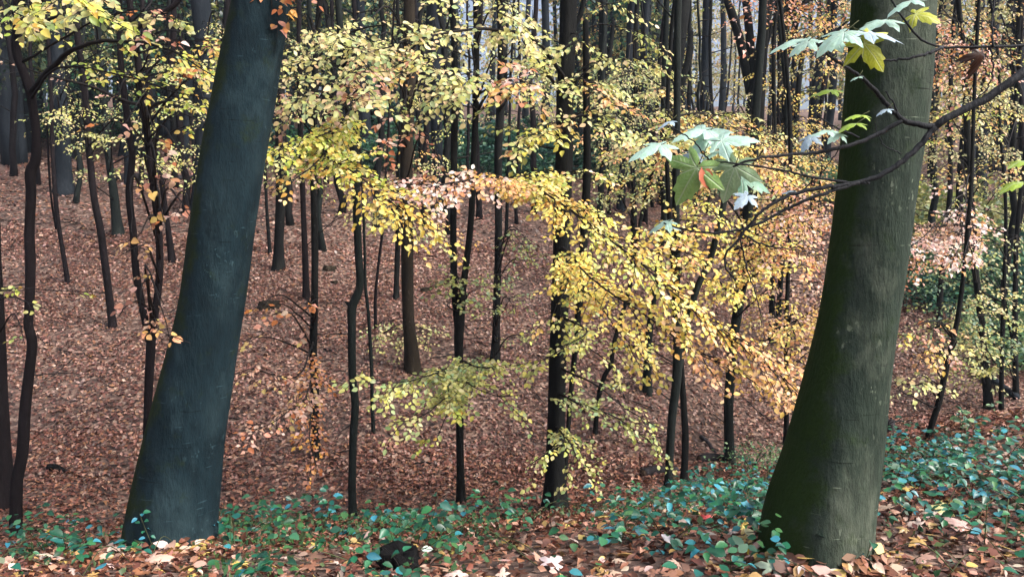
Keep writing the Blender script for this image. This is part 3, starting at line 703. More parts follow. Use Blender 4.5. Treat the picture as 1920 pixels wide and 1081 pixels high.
# upper middle canopy
P4 = ['pale', 'pale', 'yolive', 'pale']
fill(T['C4'], (530, 110, 720, 220), (5.4, 6.4), 6, .066, ['pale', 'pale', 'pale', 'tanpink'], sprays=3, slen=.42)
fill(T['C4'], (560, -10, 760, 110), (5.6, 6.8), 6, .066, 'pale', sprays=3, slen=.45)
fill(T['C7'], (640, 40, 900, 220), (6.0, 8), 7, .066, ['pale', 'pale', 'peach'], sprays=3, slen=.46)
fill(T['C7'], (690, 200, 860, 330), (6.2, 7.5), 5, .066, ['pink', 'peach', 'yolive'], sprays=2, slen=.36)
fill(T['C9'], (760, 0, 980, 190), (5.6, 7.2), 8, .066, P4, sprays=3, slen=.46)
fill(T['C11'], (860, 80, 1030, 220), (7, 9), 6, .066, P4, sprays=3, slen=.5)
fill(T['C9'], (860, 130, 1010, 190), (5.8, 6.6), 5, .076, ['peach', 'pink'], sprays=2, slen=.36)
bough(T['C13'], [(1000, 70, 7.0), (930, 50, 6.6), (860, 52, 6.3), (770, 68, 6.1), (690, 90, 6.0), (640, 98, 6.0)], 12, .34, .08, 'pale', attach=150, thick=.022)
bough(T['C13'], [(1020, 130, 7.0), (985, 85, 6.8), (955, 20, 6.7)], 10, .36, .064, P4, attach=190, thick=.018)
fill(T['C13'], (960, 140, 1180, 270), (6.4, 7.6), 9, .064, ['yolive', 'pale', 'peach'], sprays=3, slen=.4)
fill(T['C13'], (1080, 10, 1230, 130), (6.6, 8.4), 6, .064, ['yolive', 'pale'], sprays=3, slen=.45)
fill(T['C13'], (1000, 240, 1060, 260), (6.6, 7.4), 5, .062, 'goldlime', sprays=2, slen=.3)
fill(T['C17'], (1100, 100, 1260, 380), (8.5, 13), 13, .064, ['yolive', 'pale', 'olive'], sprays=3, slen=.5)
fill(T['C18'], (1120, 140, 1300, 320), (8, 10.5), 15, .064, ['yolive', 'pale', 'peach'], sprays=3, slen=.5)
fill(T['C19'], (1160, 200, 1400, 300), (6.4, 8.5), 16, .06, ['yolive', 'pale', 'peach'], sprays=3, slen=.4)
fill(T['C19'], (1210, 390, 1350, 520), (6.3, 7.5), 15, .06, ['gold', 'goldlime', 'peach'], sprays=3, slen=.3)
fill(T['C21'], (1310, 215, 1500, 340), (8, 11), 24, .062, ['pale', 'gold', 'yolive', 'peach'], sprays=3, slen=.5)
fill(T['C21'], (1290, 360, 1450, 560), (7, 9), 24, .06, ['gold', 'gold', 'goldlime'], sprays=3, slen=.36)
fill(T['C21'], (1380, 420, 1560, 540), (7.5, 9.4), 16, .06, ['pink', 'peach', 'gold'], sprays=3, slen=.36)
fill(T['C26'], (1440, 560, 1560, 760), (7.4, 10), 26, .06, ['peach', 'gold', 'peach', 'tanpink'], sprays=3, slen=.4)
fill(T['C26'], (1430, 330, 1570, 470), (7.6, 10), 24, .06, ['pink', 'pink', 'peach'], sprays=3, slen=.42)
fill(T['C19b'], (1150, 640, 1260, 720), (7.4, 8.2), 6, .058, 'yolive', sprays=2, slen=.3)
# pink spray and yellow tips right of the right beech
bough(T['D1'], [(1790, 440, 10), (1740, 450, 8.2), (1700, 460, 7.4), (1660, 450, 7.0)], 34, .34, .066, 'rose', attach=440, spread=.9)
bough(T['D1'], [(1790, 420, 10.5), (1740, 425, 9), (1690, 415, 8)], 20, .45, .06, ['pink', 'tanpink'], attach=430)
bough(T['D1'], [(1770, 480, 9.5), (1720, 490, 8.2), (1690, 520, 7.6), (1730, 560, 7.4)], 14, .34, .06, ['pink', 'orange'], attach=470)
fill(T['D1'], (1690, 400, 1830, 500), (6.4, 8), 12, .066, 'rose', sprays=3, slen=.34)
fill(T['D2'], (1680, 600, 1780, 670), (6.6, 7.4), 9, .058, ['gold', 'peach', 'pink'], sprays=2, slen=.28, dirx=.6)
fill(T['D2'], (1680, 690, 1800, 730), (6.8, 8), 6, .055, 'pale', sprays=2, slen=.3)
fill(T['D1'], (1780, 560, 1920, 700), (11, 13), 14, .07, ['pale', 'yolive'], sprays=3, slen=.5)
# left part
bough(T['T2'], [(100, 125, 6.5), (140, 95, 6.4), (200, 82, 6.3), (280, 90, 6.2), (330, 110, 6.1), (410, 165, 6.0)], 8, .24, .07, ['pale', 'lime'], attach=176, thick=.026, start=.4)
bough(T['T2'], [(85, 137, 6.4), (125, 122, 6.2), (180, 127, 6.1), (260, 145, 6.0), (330, 170, 5.9), (400, 180, 5.8)], 10, .24, .062, 'lime', attach=190, thick=.012, start=.35)
bough(T['T9'], [(240, 190, 8.4), (170, 160, 8.2), (85, 137, 8.0), (0, 103, 8.0)], 3, .2, .06, 'tanpink', attach=200, thick=.022)
fill(T['T2'], (0, -10, 200, 45), (4.8, 6.3), 6, .08, ['pale', 'yolive', 'lime'], sprays=3, slen=.36)
fill(T['T2'], (130, 0, 400, 70), (5.0, 6.5), 4, .076, ['pale', 'lime', 'yolive'], sprays=2, slen=.36)
fill(T['T9'], (280, 40, 400, 140), (5.8, 8), 5, .07, ['lime', 'pale'], sprays=2, slen=.36)
fill(T['T9'], (200, 40, 300, 90), (5.6, 7), 2, .07, ['orange', 'pink'], sprays=2, slen=.26)
fill(T['T9'], (360, 180, 420, 240), (5.4, 6.6), 5, .062, 'lime', sprays=2, slen=.22)
fill(T['T9'], (370, 60, 440, 130), (5.4, 7), 3, .066, 'orange', sprays=2, slen=.26)
fill(T['T9'], (285, 290, 370, 440), (4.9, 5.8), 5, .072, ['tanpink', 'pink'], sprays=1, slen=.24, dens=.7)
fill(T['T9'], (205, 430, 330, 660), (4.7, 5.6), 8, .074, ['tanpink', 'pink', 'peach'], sprays=1, slen=.2, dens=.7)
fill(T['T9'], (110, 220, 330, 290), (5.5, 7.5), 4, .064, ['tanpink', 'orange'], sprays=1, slen=.22, dens=.6)
fill(T['T6'], (90, 60, 330, 300), (9, 12), 8, .06, ['pale', 'yolive'], sprays=3, slen=.45)
fill(T['T7'], (100, 80, 420, 330), (12, 16.5), 10, .06, ['pale', 'olive'], sprays=3, slen=.55)
bough(T['T1'], [(40, 546, 6.2), (110, 551, 6.0), (205, 553, 5.9)], 5, .18, .062, ['yolive', 'lime'], attach=560, thick=.007, dens=.6)
fill(T['T1'], (40, 560, 110, 660), (5.6, 6.2), 2, .06, 'yolive', sprays=1, slen=.16, dens=.5)
bough(T['T9'], [(300, 612, 5.0), (330, 625, 4.5), (362, 640, 4.3)], 7, .15, .07, ['tanpink', 'peach'], attach=600, thick=.005, dens=.8)
# orange spray behind the left beech
bough(T['C3'], [(560, 700, 7.6), (510, 700, 6.4), (470, 690, 6.0), (440, 700, 5.8)], 13, .3, .078, ['orange', 'tanpink'], attach=640, dens=.8, droop=.4)
bough(T['C3'], [(570, 750, 7.4), (540, 770, 6.6), (500, 800, 6.2), (450, 810, 6.0)], 17, .32, .078, ['orange', 'tanpink', 'pink'], attach=690, dens=.85, droop=.5)
bough(T['C3'], [(580, 800, 7.4), (585, 840, 6.8), (595, 880, 6.6)], 12, .26, .074, 'orange', attach=740, droop=.5)
fill(T['C3'], (440, 560, 590, 680), (6, 7.5), 8, .074, ['orange', 'tanpink'], sprays=1, slen=.24, dens=.7)
fill(T['C3'], (520, 130, 660, 220), (6.5, 8), 6, .076, ['pale', 'tanpink'], sprays=2, slen=.42)
fill(T['C3'], (540, 20, 680, 160), (6.5, 8.5), 5, .072, 'pale', sprays=3, slen=.46)
fill(T['L'], (515, 0, 570, 20), (4.8, 5.2), 4, .07, 'orange', sprays=2, slen=.2, attach=-200)
# mid-distance crowns
for k, rect, Yr, n, pl in [
    ('C1', (500, 30, 640, 320), (11, 15), 10, ['pale', 'olive']), ('C2', (540, 60, 700, 400), (10, 13.5), 9, ['pale', 'yolive', 'olive']),
    ('C8', (720, 40, 900, 360), (13, 19), 7, ['pale', 'olive', 'yolive']), ('C14', (900, 130, 1060, 230), (20, 27), 8, ['pale', 'olive']),
    ('C16', (1080, 150, 1260, 400), (14, 21), 11, ['olive', 'yolive', 'pale']), ('F', (1330, 210, 1500, 420), (13, 19), 30, ['fargold', 'farpale', 'pale']),
    ('F', (1380, -20, 1480, 40), (9, 13), 8, ['pink', 'orange']), ('C23', (1180, 160, 1300, 360), (13, 22), 18, ['yolive', 'pale', 'fargold']),
    ('C27', (1430, 60, 1600, 330), (12, 20), 24, ['fargold', 'gold', 'farpale']), ('C27', (1500, -20, 1600, 100), (9, 13), 14, ['orange', 'gold', 'peach']),
    ('C28', (1080, 120, 1200, 300), (13, 22), 8, ['yolive', 'olive', 'pale']), ('C29', (1120, 130, 1260, 260), (14, 22), 12, ['yolive', 'olive', 'farpale']),
    ('C22', (1290, 200, 1420, 330), (14, 24), 18, ['fargold', 'gold', 'farpale']), ('C24', (1430, 250, 1560, 420), (10, 14), 18, ['gold', 'peach', 'fargold']),
    ('C25', (1430, 420, 1560, 620), (9.5, 14), 14, ['fargold', 'tanpink']),
    ('D1', (1730, 0, 1860, 140), (9, 12), 18, ['orange', 'fargold', 'pink']), ('D1', (1740, 100, 1920, 330), (10, 13), 22, ['fargold', 'farpale', 'lime']),
    ('D3', (1730, 0, 1940, 300), (12, 20), 34, ['farpale', 'fargold', 'yolive']), ('D3', (1740, 250, 1940, 430), (14, 21), 16, ['olive', 'farpale', 'yolive']),
    ('D5', (1780, 440, 1930, 720), (10, 13), 9, ['olive', 'farpale', 'pale']), ('D4', (1720, 480, 1900, 640), (11, 14), 14, ['olive', 'green']),
    ('T4', (40, 20, 220, 260), (14, 20), 8, ['pale', 'olive']), ('T11', (280, 40, 440, 330), (12, 18), 9, ['pale', 'yolive']),
    ('T10', (230, 90, 360, 330), (10, 15), 7, ['pale', 'yolive']), ('C7b', (690, 250, 800, 420), (10, 13.5), 10, ['pale', 'peach']),
    ('C6', (690, 600, 780, 665), (11.4, 12.4), 5, ['pale'])]:
    far = Yr[1] > 12
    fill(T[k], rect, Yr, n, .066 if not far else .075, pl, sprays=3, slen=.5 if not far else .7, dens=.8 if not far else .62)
for k, t in TREES.items():
    finish(t, parts={'C7': 160, 'C19': 120, 'C21': 120, 'C26': 120, 'T2': 120, 'T9': 150, 'C3': 120, 'D2': 60, 'T1': 30}.get(k, 0))

# ------------------------------------------------------------------ fallen leaves
def scatter(n, yr, side, size, palette, tmpl, mat, name, label, lift=.02, tilt=.35, accept=None, jit=.25, flat=1.0):
    y0, y1 = yr
    y = np.sqrt(rng.uniform(y0 ** 2, y1 ** 2, n)); x = rng.uniform(-1, 1, n) * (y * .68 + side)
    if accept is not None:
        k = accept(x, y); x, y = x[k], y[k]
    n = len(x)
    z = terrain(x, y)
    nn = nrm(tnormal(x, y) + rng.normal(0, tilt, (n, 3)))
    a = rng.uniform(0, 6.283, n)
    d = np.stack([np.cos(a), np.sin(a), np.zeros(n)], -1); d = nrm(d - nn * (d * nn).sum(1, keepdims=True))
    p = np.stack([x, y, z + rng.uniform(.002, lift, n)], -1)
    A = (p, d, nn, size * rng.uniform(.65, 1.2, n), pal(palette, n))
    return link(name, leaves_mesh(name, A, tmpl, mat, jitter=jit), kind="stuff", label=label)
LITB = leaf_simple(.3)
def drifts(x, y):
    q = .5 + .28 * np.sin(.9 * x + .5 * y) * np.sin(1.1 * y - .4 * x + 1) + .22 * np.sin(2.3 * x - 1.2 * y) * np.sin(1.9 * y + 1.1 * x + 2) + .16 * np.sin(5.3 * x + 1.9 * y) * np.sin(4.7 * y - 2.1 * x)
    return rng.random(len(x)) < np.clip(.12 + 1.25 * q, .14, 1)
scatter(66000, (3.0, 9.5), 1.6, .056, 'litterwarm', LITB, M_LITTER, "leaf_litter", "brown fallen beech leaves carpeting the near bank and hollow", lift=.035, accept=drifts)
scatter(160000, (8.5, 17), 1.6, .060, 'litter', LITB, M_LITTER, "leaf_litter", "pinkish brown fallen beech leaves covering the slope beyond the hollow", lift=.03, accept=drifts)
scatter(85000, (16, 34), 1.0, .09, 'litter', leaf_flat(), M_LITTER, "leaf_litter", "pale brown fallen leaves high on the far slope", lift=.03)
def front(x, y):
    s = np.where(x > 0, .25 * x + .12 * np.maximum(0, x - 1) ** 2, .15 * x)
    return (y - np.minimum(s, 3)) + rng.normal(0, .5, len(x)) < 5.2
scatter(3000, (2.4, 8.0), 1.4, .066, 'frontlitter', leaf_maple(.3), M_LITTER, "fallen_maple_leaves", "large faded maple leaves strewn over the foreground bank", lift=.05, tilt=.3, accept=front)
scatter(3600, (2.4, 8.0), 1.4, .056, 'frontlitter', LB, M_LITTER, "fallen_oval_leaves", "tan and yellow oval leaves strewn over the foreground bank", lift=.05, tilt=.4, accept=front)

# ------------------------------------------------------------------ far wood
def proto_far(seed, H, leafsize, nspray, palette, mat, r):
    q = np.random.default_rng(seed)
    z = np.linspace(-.3, H, 14)
    P = np.c_[q.normal(0, .05, 14).cumsum(), q.normal(0, .05, 14).cumsum(), z]
    W = Wood(); W.add(P, np.linspace(r, r * .35, 14), 8, rough=.08, flare=.5, seed=seed)
    tm = W.mesh("trunk", mat)
    bms = []
    L = Leaves()
    for i in range(nspray):
        h = q.uniform(.16, .9) * H; a = q.uniform(0, 6.283)
        c0 = np.array([np.interp(h, z, P[:, 0]), np.interp(h, z, P[:, 1]), h])
        ln = q.uniform(.6, 2.2) * (1.15 - h / H * .5)
        d = np.array([math.cos(a), math.sin(a), q.uniform(-.05, .5)])
        tip = c0 + d * ln + np.array([0, 0, -.12 * ln])
        if i % 7 == 0:
            w = Wood(); w.add(catmull(np.array([c0, c0 + d * ln * .5 + np.array([0, 0, .1]), tip]), 6), np.linspace(r * .28, .008, 6), 4)
            bms.append(w.mesh("branch", mat))
        m = 22
        f = q.uniform(.25, 1.1, m)[:, None]
        p = c0 + (tip - c0) * f + q.normal(0, 1, (m, 3)) * np.array([.34, .34, .1]) * (leafsize / .12) ** .3
        L.add(p, nrm(q.normal(0, 1, (m, 3)) + [0, 0, -.3]), nrm(q.normal(0, .5, (m, 3)) + [0, -.5, .8]), leafsize * q.uniform(.7, 1.3, m), pal(palette, m))
    cm = leaves_mesh("crown", L.arr(), LF, M_LEAF)
    return tm, bms, cm
PRO_A = [proto_far(100 + i, h, .13, n, p, M_BARKF, r) for i, (h, n, p, r) in enumerate([(13, 40, 'farpale', .17), (11, 50, 'olive', .13), (14, 34, 'farpale', .21), (10, 60, 'farpale', .1), (12, 56, 'fargold', .14), (14, 18, 'olive', .2)])]
PRO_B = [proto_far(200 + i, h, .27, n, p, M_BARKF, r) for i, (h, n, p, r) in enumerate([(17, 44, 'farpale', .22), (15, 56, 'fargold', .18), (18, 30, 'olive', .28), (14, 60, 'farpale', .16)])]
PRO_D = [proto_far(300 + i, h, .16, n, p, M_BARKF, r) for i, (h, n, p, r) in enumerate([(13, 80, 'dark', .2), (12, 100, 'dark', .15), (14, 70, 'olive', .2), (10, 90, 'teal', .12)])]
PRO_P = [proto_far(320 + i, h, .14, n, p, m_, r) for i, (h, n, p, r, m_) in enumerate([(15, 8, 'olive', .17, M_BARK), (14, 10, 'farpale', .13, M_BARKP), (16, 8, 'olive', .21, M_BARKF), (13, 12, 'farpale', .1, M_BARK)])]
MARKS = [(-400, ""), (30, "the crooked trunk"), (112, "the stout blue-grey trunk"), (165, "the slim bending tree"), (255, "the twin-stemmed tree"), (380, "the broad blue-black trunk"), (455, "the left beech"), (525, "the flared dark trunk"), (590, "the straight black-green trunk"), (650, "the kinked tree"), (765, "the pale brown trunk"), (870, "the merging black stems"), (938, "the straight dark trunk"), (1060, "the central trunk"), (1180, "the greyish trunk"), (1270, "the forked tree"), (1325, "the sky-gap trunk"), (1410, "the steep-limbed tree"), (1480, "the thin double trunk"), (1640, "the right beech"), (1814, "the tall thin tree"), (1908, "the right-edge trunk"), (2600, "")]
def between(px):
    for (a, n1), (b, n2) in zip(MARKS[:-1], MARKS[1:]):
        if a <= px < b:
            if not n1: return "left of " + n2
            if not n2: return "right of " + n1
            return "between " + n1 + " and " + n2
def place_far(pr, x, y, s, rz, label, group):
    root = link("forest_tree", None, loc=(x, y, float(terrain(x, y))), label=label, cat="tree", group=group)
    root.rotation_euler = (rng.normal(0, .03), rng.normal(0, .03), rz); root.scale = (s, s, s)
    tm, bms, cm = pr
    link("trunk", tm, root)
    for b in bms[:6]: link("branch", b, root)
    link("crown", cm, root)
def far_zone(n, pxr, Yr, protos, label, group):
    for i in range(n):
        for _ in range(30):
            px = rng.uniform(*pxr); Y = rng.uniform(*Yr)
            mg = 1.5 / Y * FPX; gap = (915 - mg < px < 1000 + mg) or (1295 - mg < px < 1385 + mg)
            if not gap or rng.random() < (.45 if Y > 55 else .02): break
        x = (px - 960) / FPX * Y
        place_far(protos[rng.integers(len(protos))], x, Y, rng.uniform(.8, 1.25), rng.uniform(0, 6.28), label + " " + between(px), group)
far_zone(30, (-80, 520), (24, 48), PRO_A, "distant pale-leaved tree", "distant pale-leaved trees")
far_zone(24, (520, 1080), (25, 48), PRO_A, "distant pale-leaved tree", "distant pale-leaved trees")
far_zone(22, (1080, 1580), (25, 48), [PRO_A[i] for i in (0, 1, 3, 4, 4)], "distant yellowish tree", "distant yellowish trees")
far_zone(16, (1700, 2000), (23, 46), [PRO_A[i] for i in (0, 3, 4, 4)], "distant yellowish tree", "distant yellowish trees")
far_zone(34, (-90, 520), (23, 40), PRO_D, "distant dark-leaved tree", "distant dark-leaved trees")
far_zone(26, (-90, 520), (24, 52), PRO_P, "distant bare dark trunk", "distant bare trunks")
far_zone(16, (520, 920), (26, 46), PRO_D, "distant dark-leaved tree", "distant dark-leaved trees")
far_zone(12, (520, 920), (28, 55), PRO_P, "distant bare dark trunk", "distant bare trunks")
far_zone(12, (1000, 1290), (28, 46), PRO_D, "distant dark-leaved tree", "distant dark-leaved trees")
far_zone(12, (1000, 1570), (30, 60), PRO_P, "distant bare dark trunk", "distant bare trunks")
far_zone(12, (1700, 2000), (24, 46), PRO_P, "distant bare dark trunk", "distant bare trunks")
for px, Y in [(1300, 52), (1342, 46), (1352, 70), (1374, 62), (920, 50), (950, 60), (984, 56)]:
    place_far(PRO_P[rng.integers(4)], (px - 960) / FPX * Y, Y, rng.uniform(.8, 1.2), rng.uniform(0, 6.28), "slender far trunk against sky " + between(px), "trunks in the sky gaps")
def proto_pole(seed, mat):
    q = np.random.default_rng(seed); n = 22
    P = np.c_[q.normal(0, .035, n).cumsum(), q.normal(0, .035, n).cumsum(), np.linspace(-.2, 8.5, n)]
    W = Wood(); W.add(P, np.linspace(.06, .022, n), 8, rough=.1, flare=.7, seed=seed); bs = []
    for i in range(7):
        j = q.integers(4, n - 2); a = q.uniform(0, 6.28); ln = q.uniform(.5, 1.4); d = np.array([math.cos(a), math.sin(a), q.uniform(.1, .8)])
        w = Wood(); w.add(catmull(np.array([P[j], P[j] + d * ln * .5, P[j] + d * ln + q.normal(0, .12, 3)]), 7), np.linspace(.016, .004, 7), 4); bs.append(w.mesh("branch", M_TWIG))
    return W.mesh("trunk", mat), bs
POLES = [proto_pole(400 + i, m) for i, m in enumerate((M_BARK, M_BARKP, M_BARKG, M_BARK, M_BARKP))]
def pole_zone(pts, label, group):
    for px, py in pts:
        g = ground(px, py); root = link("sapling", None, loc=g, label=label + " " + between(px), cat="tree", group=group)
        s = rng.uniform(.75, 1.5); root.scale = (s, s, 1.15); root.rotation_euler = (rng.normal(0, .035), rng.normal(0, .045), rng.uniform(0, 6.28))
        tm, bs = POLES[rng.integers(len(POLES))]; link("trunk", tm, root)
        for b in bs: link("branch", b, root)
pole_zone([(545, 420), (610, 470), (635, 400), (700, 430), (735, 400), (790, 420), (835, 440), (905, 410), (970, 420), (1000, 400), (612, 345), (675, 350), (800, 350), (880, 345)], "thin dark sapling stem", "thin stems on the slopes")
pole_zone([(1120, 430), (1145, 400), (1210, 420), (1225, 390), (1300, 430), (1330, 400), (1440, 420), (1520, 440), (1535, 400), (1160, 360), (1270, 370)], "thin dark sapling stem", "thin stems on the slopes")
pole_zone([(20, 330), (75, 345), (140, 380), (265, 360), (330, 350), (155, 320), (345, 400)], "thin dark sapling stem", "thin stems on the slopes")
pole_zone([(1760, 620), (1790, 560), (1868, 600), (1895, 560), (1740, 500)], "thin dark sapling stem", "thin stems on the slopes")
for px, Y in [(1298, 92), (1322, 78), (1346, 98), (1368, 84), (1388, 95), (925, 90), (948, 76), (970, 96), (994, 84)]:
    place_far(PRO_B[rng.choice([0, 1, 3])], (px - 960) / FPX * Y, Y, rng.uniform(.7, .95), rng.uniform(0, 6.28), "hazy leafy skyline tree " + between(px), "leafy trees in the sky gaps")
far_zone(50, (-150, 2070), (48, 105), PRO_B, "tiny skyline tree", "trees along the skyline")

# ------------------------------------------------------------------ shrubs of the slope top
def proto_shrub(seed, n, size, palette, mat):
    q = np.random.default_rng(seed); W = Wood()
    for i in range(7):
        a = q.uniform(0, 6.283); h = q.uniform(.5, 1)
        W.add(catmull(np.array([[0, 0, -.05], [math.cos(a) * .15, math.sin(a) * .15, h * .5], [math.cos(a) * .5, math.sin(a) * .5, h]]), 6), np.linspace(.018, .004, 6), 4)
    a = q.uniform(0, 6.283, n); rr = q.uniform(0, 1, n) ** .6; h = q.uniform(0, 1, n) ** .8
    lump = 1 + .25 * np.sin(3 * a + seed) + .15 * np.sin(5 * a)
    p = np.stack([np.cos(a) * rr * lump * .9, np.sin(a) * rr * lump * .9, .08 + h * (1.0 - .55 * rr ** 2) * (1 + .2 * np.sin(4 * a + 1))], -1) + q.normal(0, .05, (n, 3))
    return W.mesh("stems", M_TWIG), leaves_mesh("foliage", (p, nrm(q.normal(0, 1, (n, 3)) + [0, 0, -.2]), nrm(q.normal(0, .6, (n, 3)) + [0, -.3, .8]), size * q.uniform(.6, 1.3, n), pal(palette, n)), LS, mat)
SH = {k: proto_shrub(i + 3, n, s, p, M_SHRUB) for i, (k, n, s, p) in enumerate([('teal', 1100, .12, 'teal'), ('green', 1100, .12, 'green'), ('olive', 900, .12, 'olive'), ('small', 420, .09, 'green')])}
def shrub(kind, px, py, s, label, sz=1.0, group=None):
    g = ground(px, py)
    root = link("shrub", None, loc=g, label=label + (" " + between(px) if group else ""), cat="bush", group=group)
    root.rotation_euler = (0, 0, rng.uniform(0, 6.28)); root.scale = (s, s, s * sz)
    w, f = SH[kind]
    link("stem_cluster", w, root); link("foliage", f, root)
G1 = "dark teal bushes above the left slope"
for px, py, s in [(10, 272, 1.4), (60, 262, 1.5), (300, 262, 1.2), (150, 266, 1.2), (230, 258, 1.4), (350, 258, 1.3)]:
    shrub('teal', px, py, s, "low dark teal bush", .6, G1)
G2 = "teal bushes behind the middle trunks"
for px, py, s in [(545, 300, 1.5), (600, 318, 1.5), (650, 305, 1.8), (700, 322, 1.3), (735, 290, 1.9), (790, 318, 1.4), (850, 300, 1.8), (880, 330, 1.3), (920, 312, 1.9), (965, 335, 1.4), (990, 300, 1.9), (1040, 325, 1.5), (1110, 322, 1.7)]:
    shrub('teal', px, py, s, "low teal bush on the slope", .7, G2)
G3 = "green bushes right of the central trunk"
for px, py, s in [(1160, 345, 1.1), (1240, 360, 1.2), (1290, 372, 1.1), (1350, 360, 1.4), (1500, 350, 1.5), (1560, 380, 1.3)]:
    shrub('green', px, py, s, "low green bush at the slope top", .7, G3)
G4 = "green undergrowth beyond the right beech"
for px, py, s, k in [(1720, 520, 1.3, 'green'), (1760, 470, 1.6, 'olive'), (1810, 560, 1.2, 'green'), (1850, 520, 1.6, 'green'), (1900, 570, 1.5, 'teal'), (1940, 640, 1.3, 'teal'), (1880, 650, 1.0, 'green'), (1760, 580, .9, 'teal'), (1830, 440, 1.8, 'olive'), (1730, 430, 1.6, 'olive'), (1910, 690, .8, 'green')]:
    shrub(k, px, py, s, {"green": "leafy mid-green bush", "olive": "loose olive-yellow bush", "teal": "dark teal bush"}[k], .75, G4)
shrub('small', 1410, 890, .42, "small grey-green bush beside the cut log and dark tree", .9)
shrub('small', 1462, 880, .3, "tiny green bush between the log and the right beech", .9)

# ------------------------------------------------------------------ logs, stump, dead branches
def log(name, label, a, b, r, mat=M_LOG, seg=16, cat="log", taper=.9, lift=.6, cuts=True):
    A = ground(*a); B = ground(*b)
    A = A + [0, 0, r * lift]; B = B + [0, 0, r * taper * lift]
    root = link(name, None, loc=A, label=label, cat=cat)
    n = 14; t = np.linspace(0, 1, n)[:, None]
    P = A + (B - A) * t + np.c_[np.zeros(n), np.zeros(n), .02 * np.sin(t[:, 0] * 5)]
    W = Wood(); W.add(P, np.linspace(r, r * taper, n), seg, rough=.10, seed=int(a[0])); link("log_body", W.mesh("log_body", mat, A), root)
    if cuts:
        for p, s in ((P[0], -1), (P[-1], 1)):
            d = nrm(B - A) * s
            rr = r if s < 0 else r * taper
            w = Wood(); w.add(np.array([p + d * .0, p + d * (rr * .12)]), [rr * .94, rr * .9], seg); link("cut_end", w.mesh("cut_end", M_CUT, A), root)
log("log", "short grey cut log lying left of the dark tree with the low bush", (1312, 866), (1375, 862), .055)
log("log", "cut log lying behind the forked tree's twin legs", (1206, 893), (1268, 884), .055)
log("dead_wood", "small dark chunk of rotten wood on the litter, lower left", (92, 880), (130, 886), .04, M_BLACK, cuts=False, cat="dead wood", taper=.7)
log("fallen_log", "long dark fallen log slanting down at the right edge", (1826, 700), (1905, 748), .075, M_BARKF, cuts=False, cat="log", taper=.8, lift=.9)
log("fallen_log", "pale fallen log lying across the upper left slope", (212, 340), (372, 336), .13, M_LOG, cuts=False, cat="log", taper=.6)
log("dead_branch", "dark fallen branch lying on litter right of the right beech", (1660, 800), (1718, 786), .025, M_TWIG, cuts=False, cat="branch", taper=.4)
log("dead_branch", "thin fallen branch on the litter below the green spray", (775, 872), (835, 868), .016, M_TWIG, cuts=False, cat="branch", taper=.4)
log("dead_branch", "dead branch leaning over the litter near the cut log", (1315, 822), (1345, 850), .03, M_LOG, cuts=False, cat="branch", taper=.5)
log("dead_branch", "short fallen stick on the open litter, centre left", (608, 655), (640, 668), .014, M_TWIG, cuts=False, cat="branch", taper=.4)
log("dead_branch", "thin fallen stick on the left slope beside the thin stems", (235, 470), (300, 463), .014, M_TWIG, cuts=False, cat="branch", taper=.4)
def stump(name, label, px, py, r, h, mat, cat="stump"):
    g = ground(px, py)
    q = np.random.default_rng(int(px)); root = link(name, None, loc=g, label=label, cat=cat)
    n, m = 20, 9
    th = np.linspace(0, 6.283, n, endpoint=False); V = []
    for j in range(m):
        f = j / (m - 1)
        rr = r * (1.25 - .35 * f) * (1 + .22 * np.sin(3 * th + px) * (1 - .3 * f) + .12 * np.sin(7 * th + j) + q.normal(0, .06, n))
        zz = -.08 + (h + .08) * f + (q.normal(0, h * .12, n) * f)
        V.append(np.c_[np.cos(th) * rr, np.sin(th) * rr, zz])
    for f in (.6, .2):
        V.append(V[m - 1] * [f, f, 1] - [0, 0, h * .35 * (1 - f)])
    idx = np.arange(len(V) * n).reshape(len(V), n)
    qd = np.stack([idx[:-1], np.roll(idx[:-1], -1, 1), np.roll(idx[1:], -1, 1), idx[1:]], -1).reshape(-1, 4)
    vv = np.vstack(V + [np.array([[0, 0, h * .5]])])
    tr = np.stack([idx[-1], np.roll(idx[-1], -1), np.full(n, len(vv) - 1)], -1)
    link("stump_wood", mesh_np("stump_wood", vv, [qd, tr], mat), root)
stump("stump", "black rotten stump among brambles at the bottom edge", 752, 1064, .105, .10, M_BLACK)
stump("stump", "dark pointed stump right beside the right beech, on the litter", 1664, 812, .09, .16, M_LOG)
for px, py, r, lb in [(800, 545, .10, "dark hump of earth on the slope right of the pale brown trunk"), (617, 505, .12, "dark hump of earth on the slope, centre left, upper of two"), (627, 530, .07, "small dark hump of earth just below a larger one, centre left"), (505, 575, .16, "broad dark mossy hump beside the left beech"), (318, 462, .1, "dark hump at the foot of thin trees on the left slope")]:
    stump("earth_hump", lb, px, py, r, r * .55, M_BARKB, cat="mound")

# ------------------------------------------------------------------ bramble cover of the near bank
def project(x, y, z):
    dz = z - CAMZ; f = y * cp - dz * sp_; u = y * sp_ + dz * cp
    return 960 + x / f * FPX, 540.5 - u / f * FPX
def cover_density(px, py):
    d = np.zeros_like(px)
    s = lambda a, b, v: np.clip((v - a) / (b - a), 0, 1)
    d = np.maximum(d, s(1610, 1680, px) * s(815, 860, py) * (1 - .55 * s(985, 1040, py)))
    d = np.maximum(d, .75 * s(1060, 1180, px) * (1 - s(1440, 1500, px)) * s(918 + 0 * px, 968, py + (px - 1250) * .18) * (1 - .1 * s(1040, 1070, py)))
    d = np.maximum(d, .62 * s(380, 430, px) * (1 - s(860, 960, px)) * s(968, 1000, py))
    d = np.maximum(d, .35 * (1 - s(240, 300, px)) * s(985, 1030, py))
    d = np.maximum(d, .3 * s(850, 950, px) * (1 - s(1080, 1150, px)) * s(960, 1000, py))
    return d
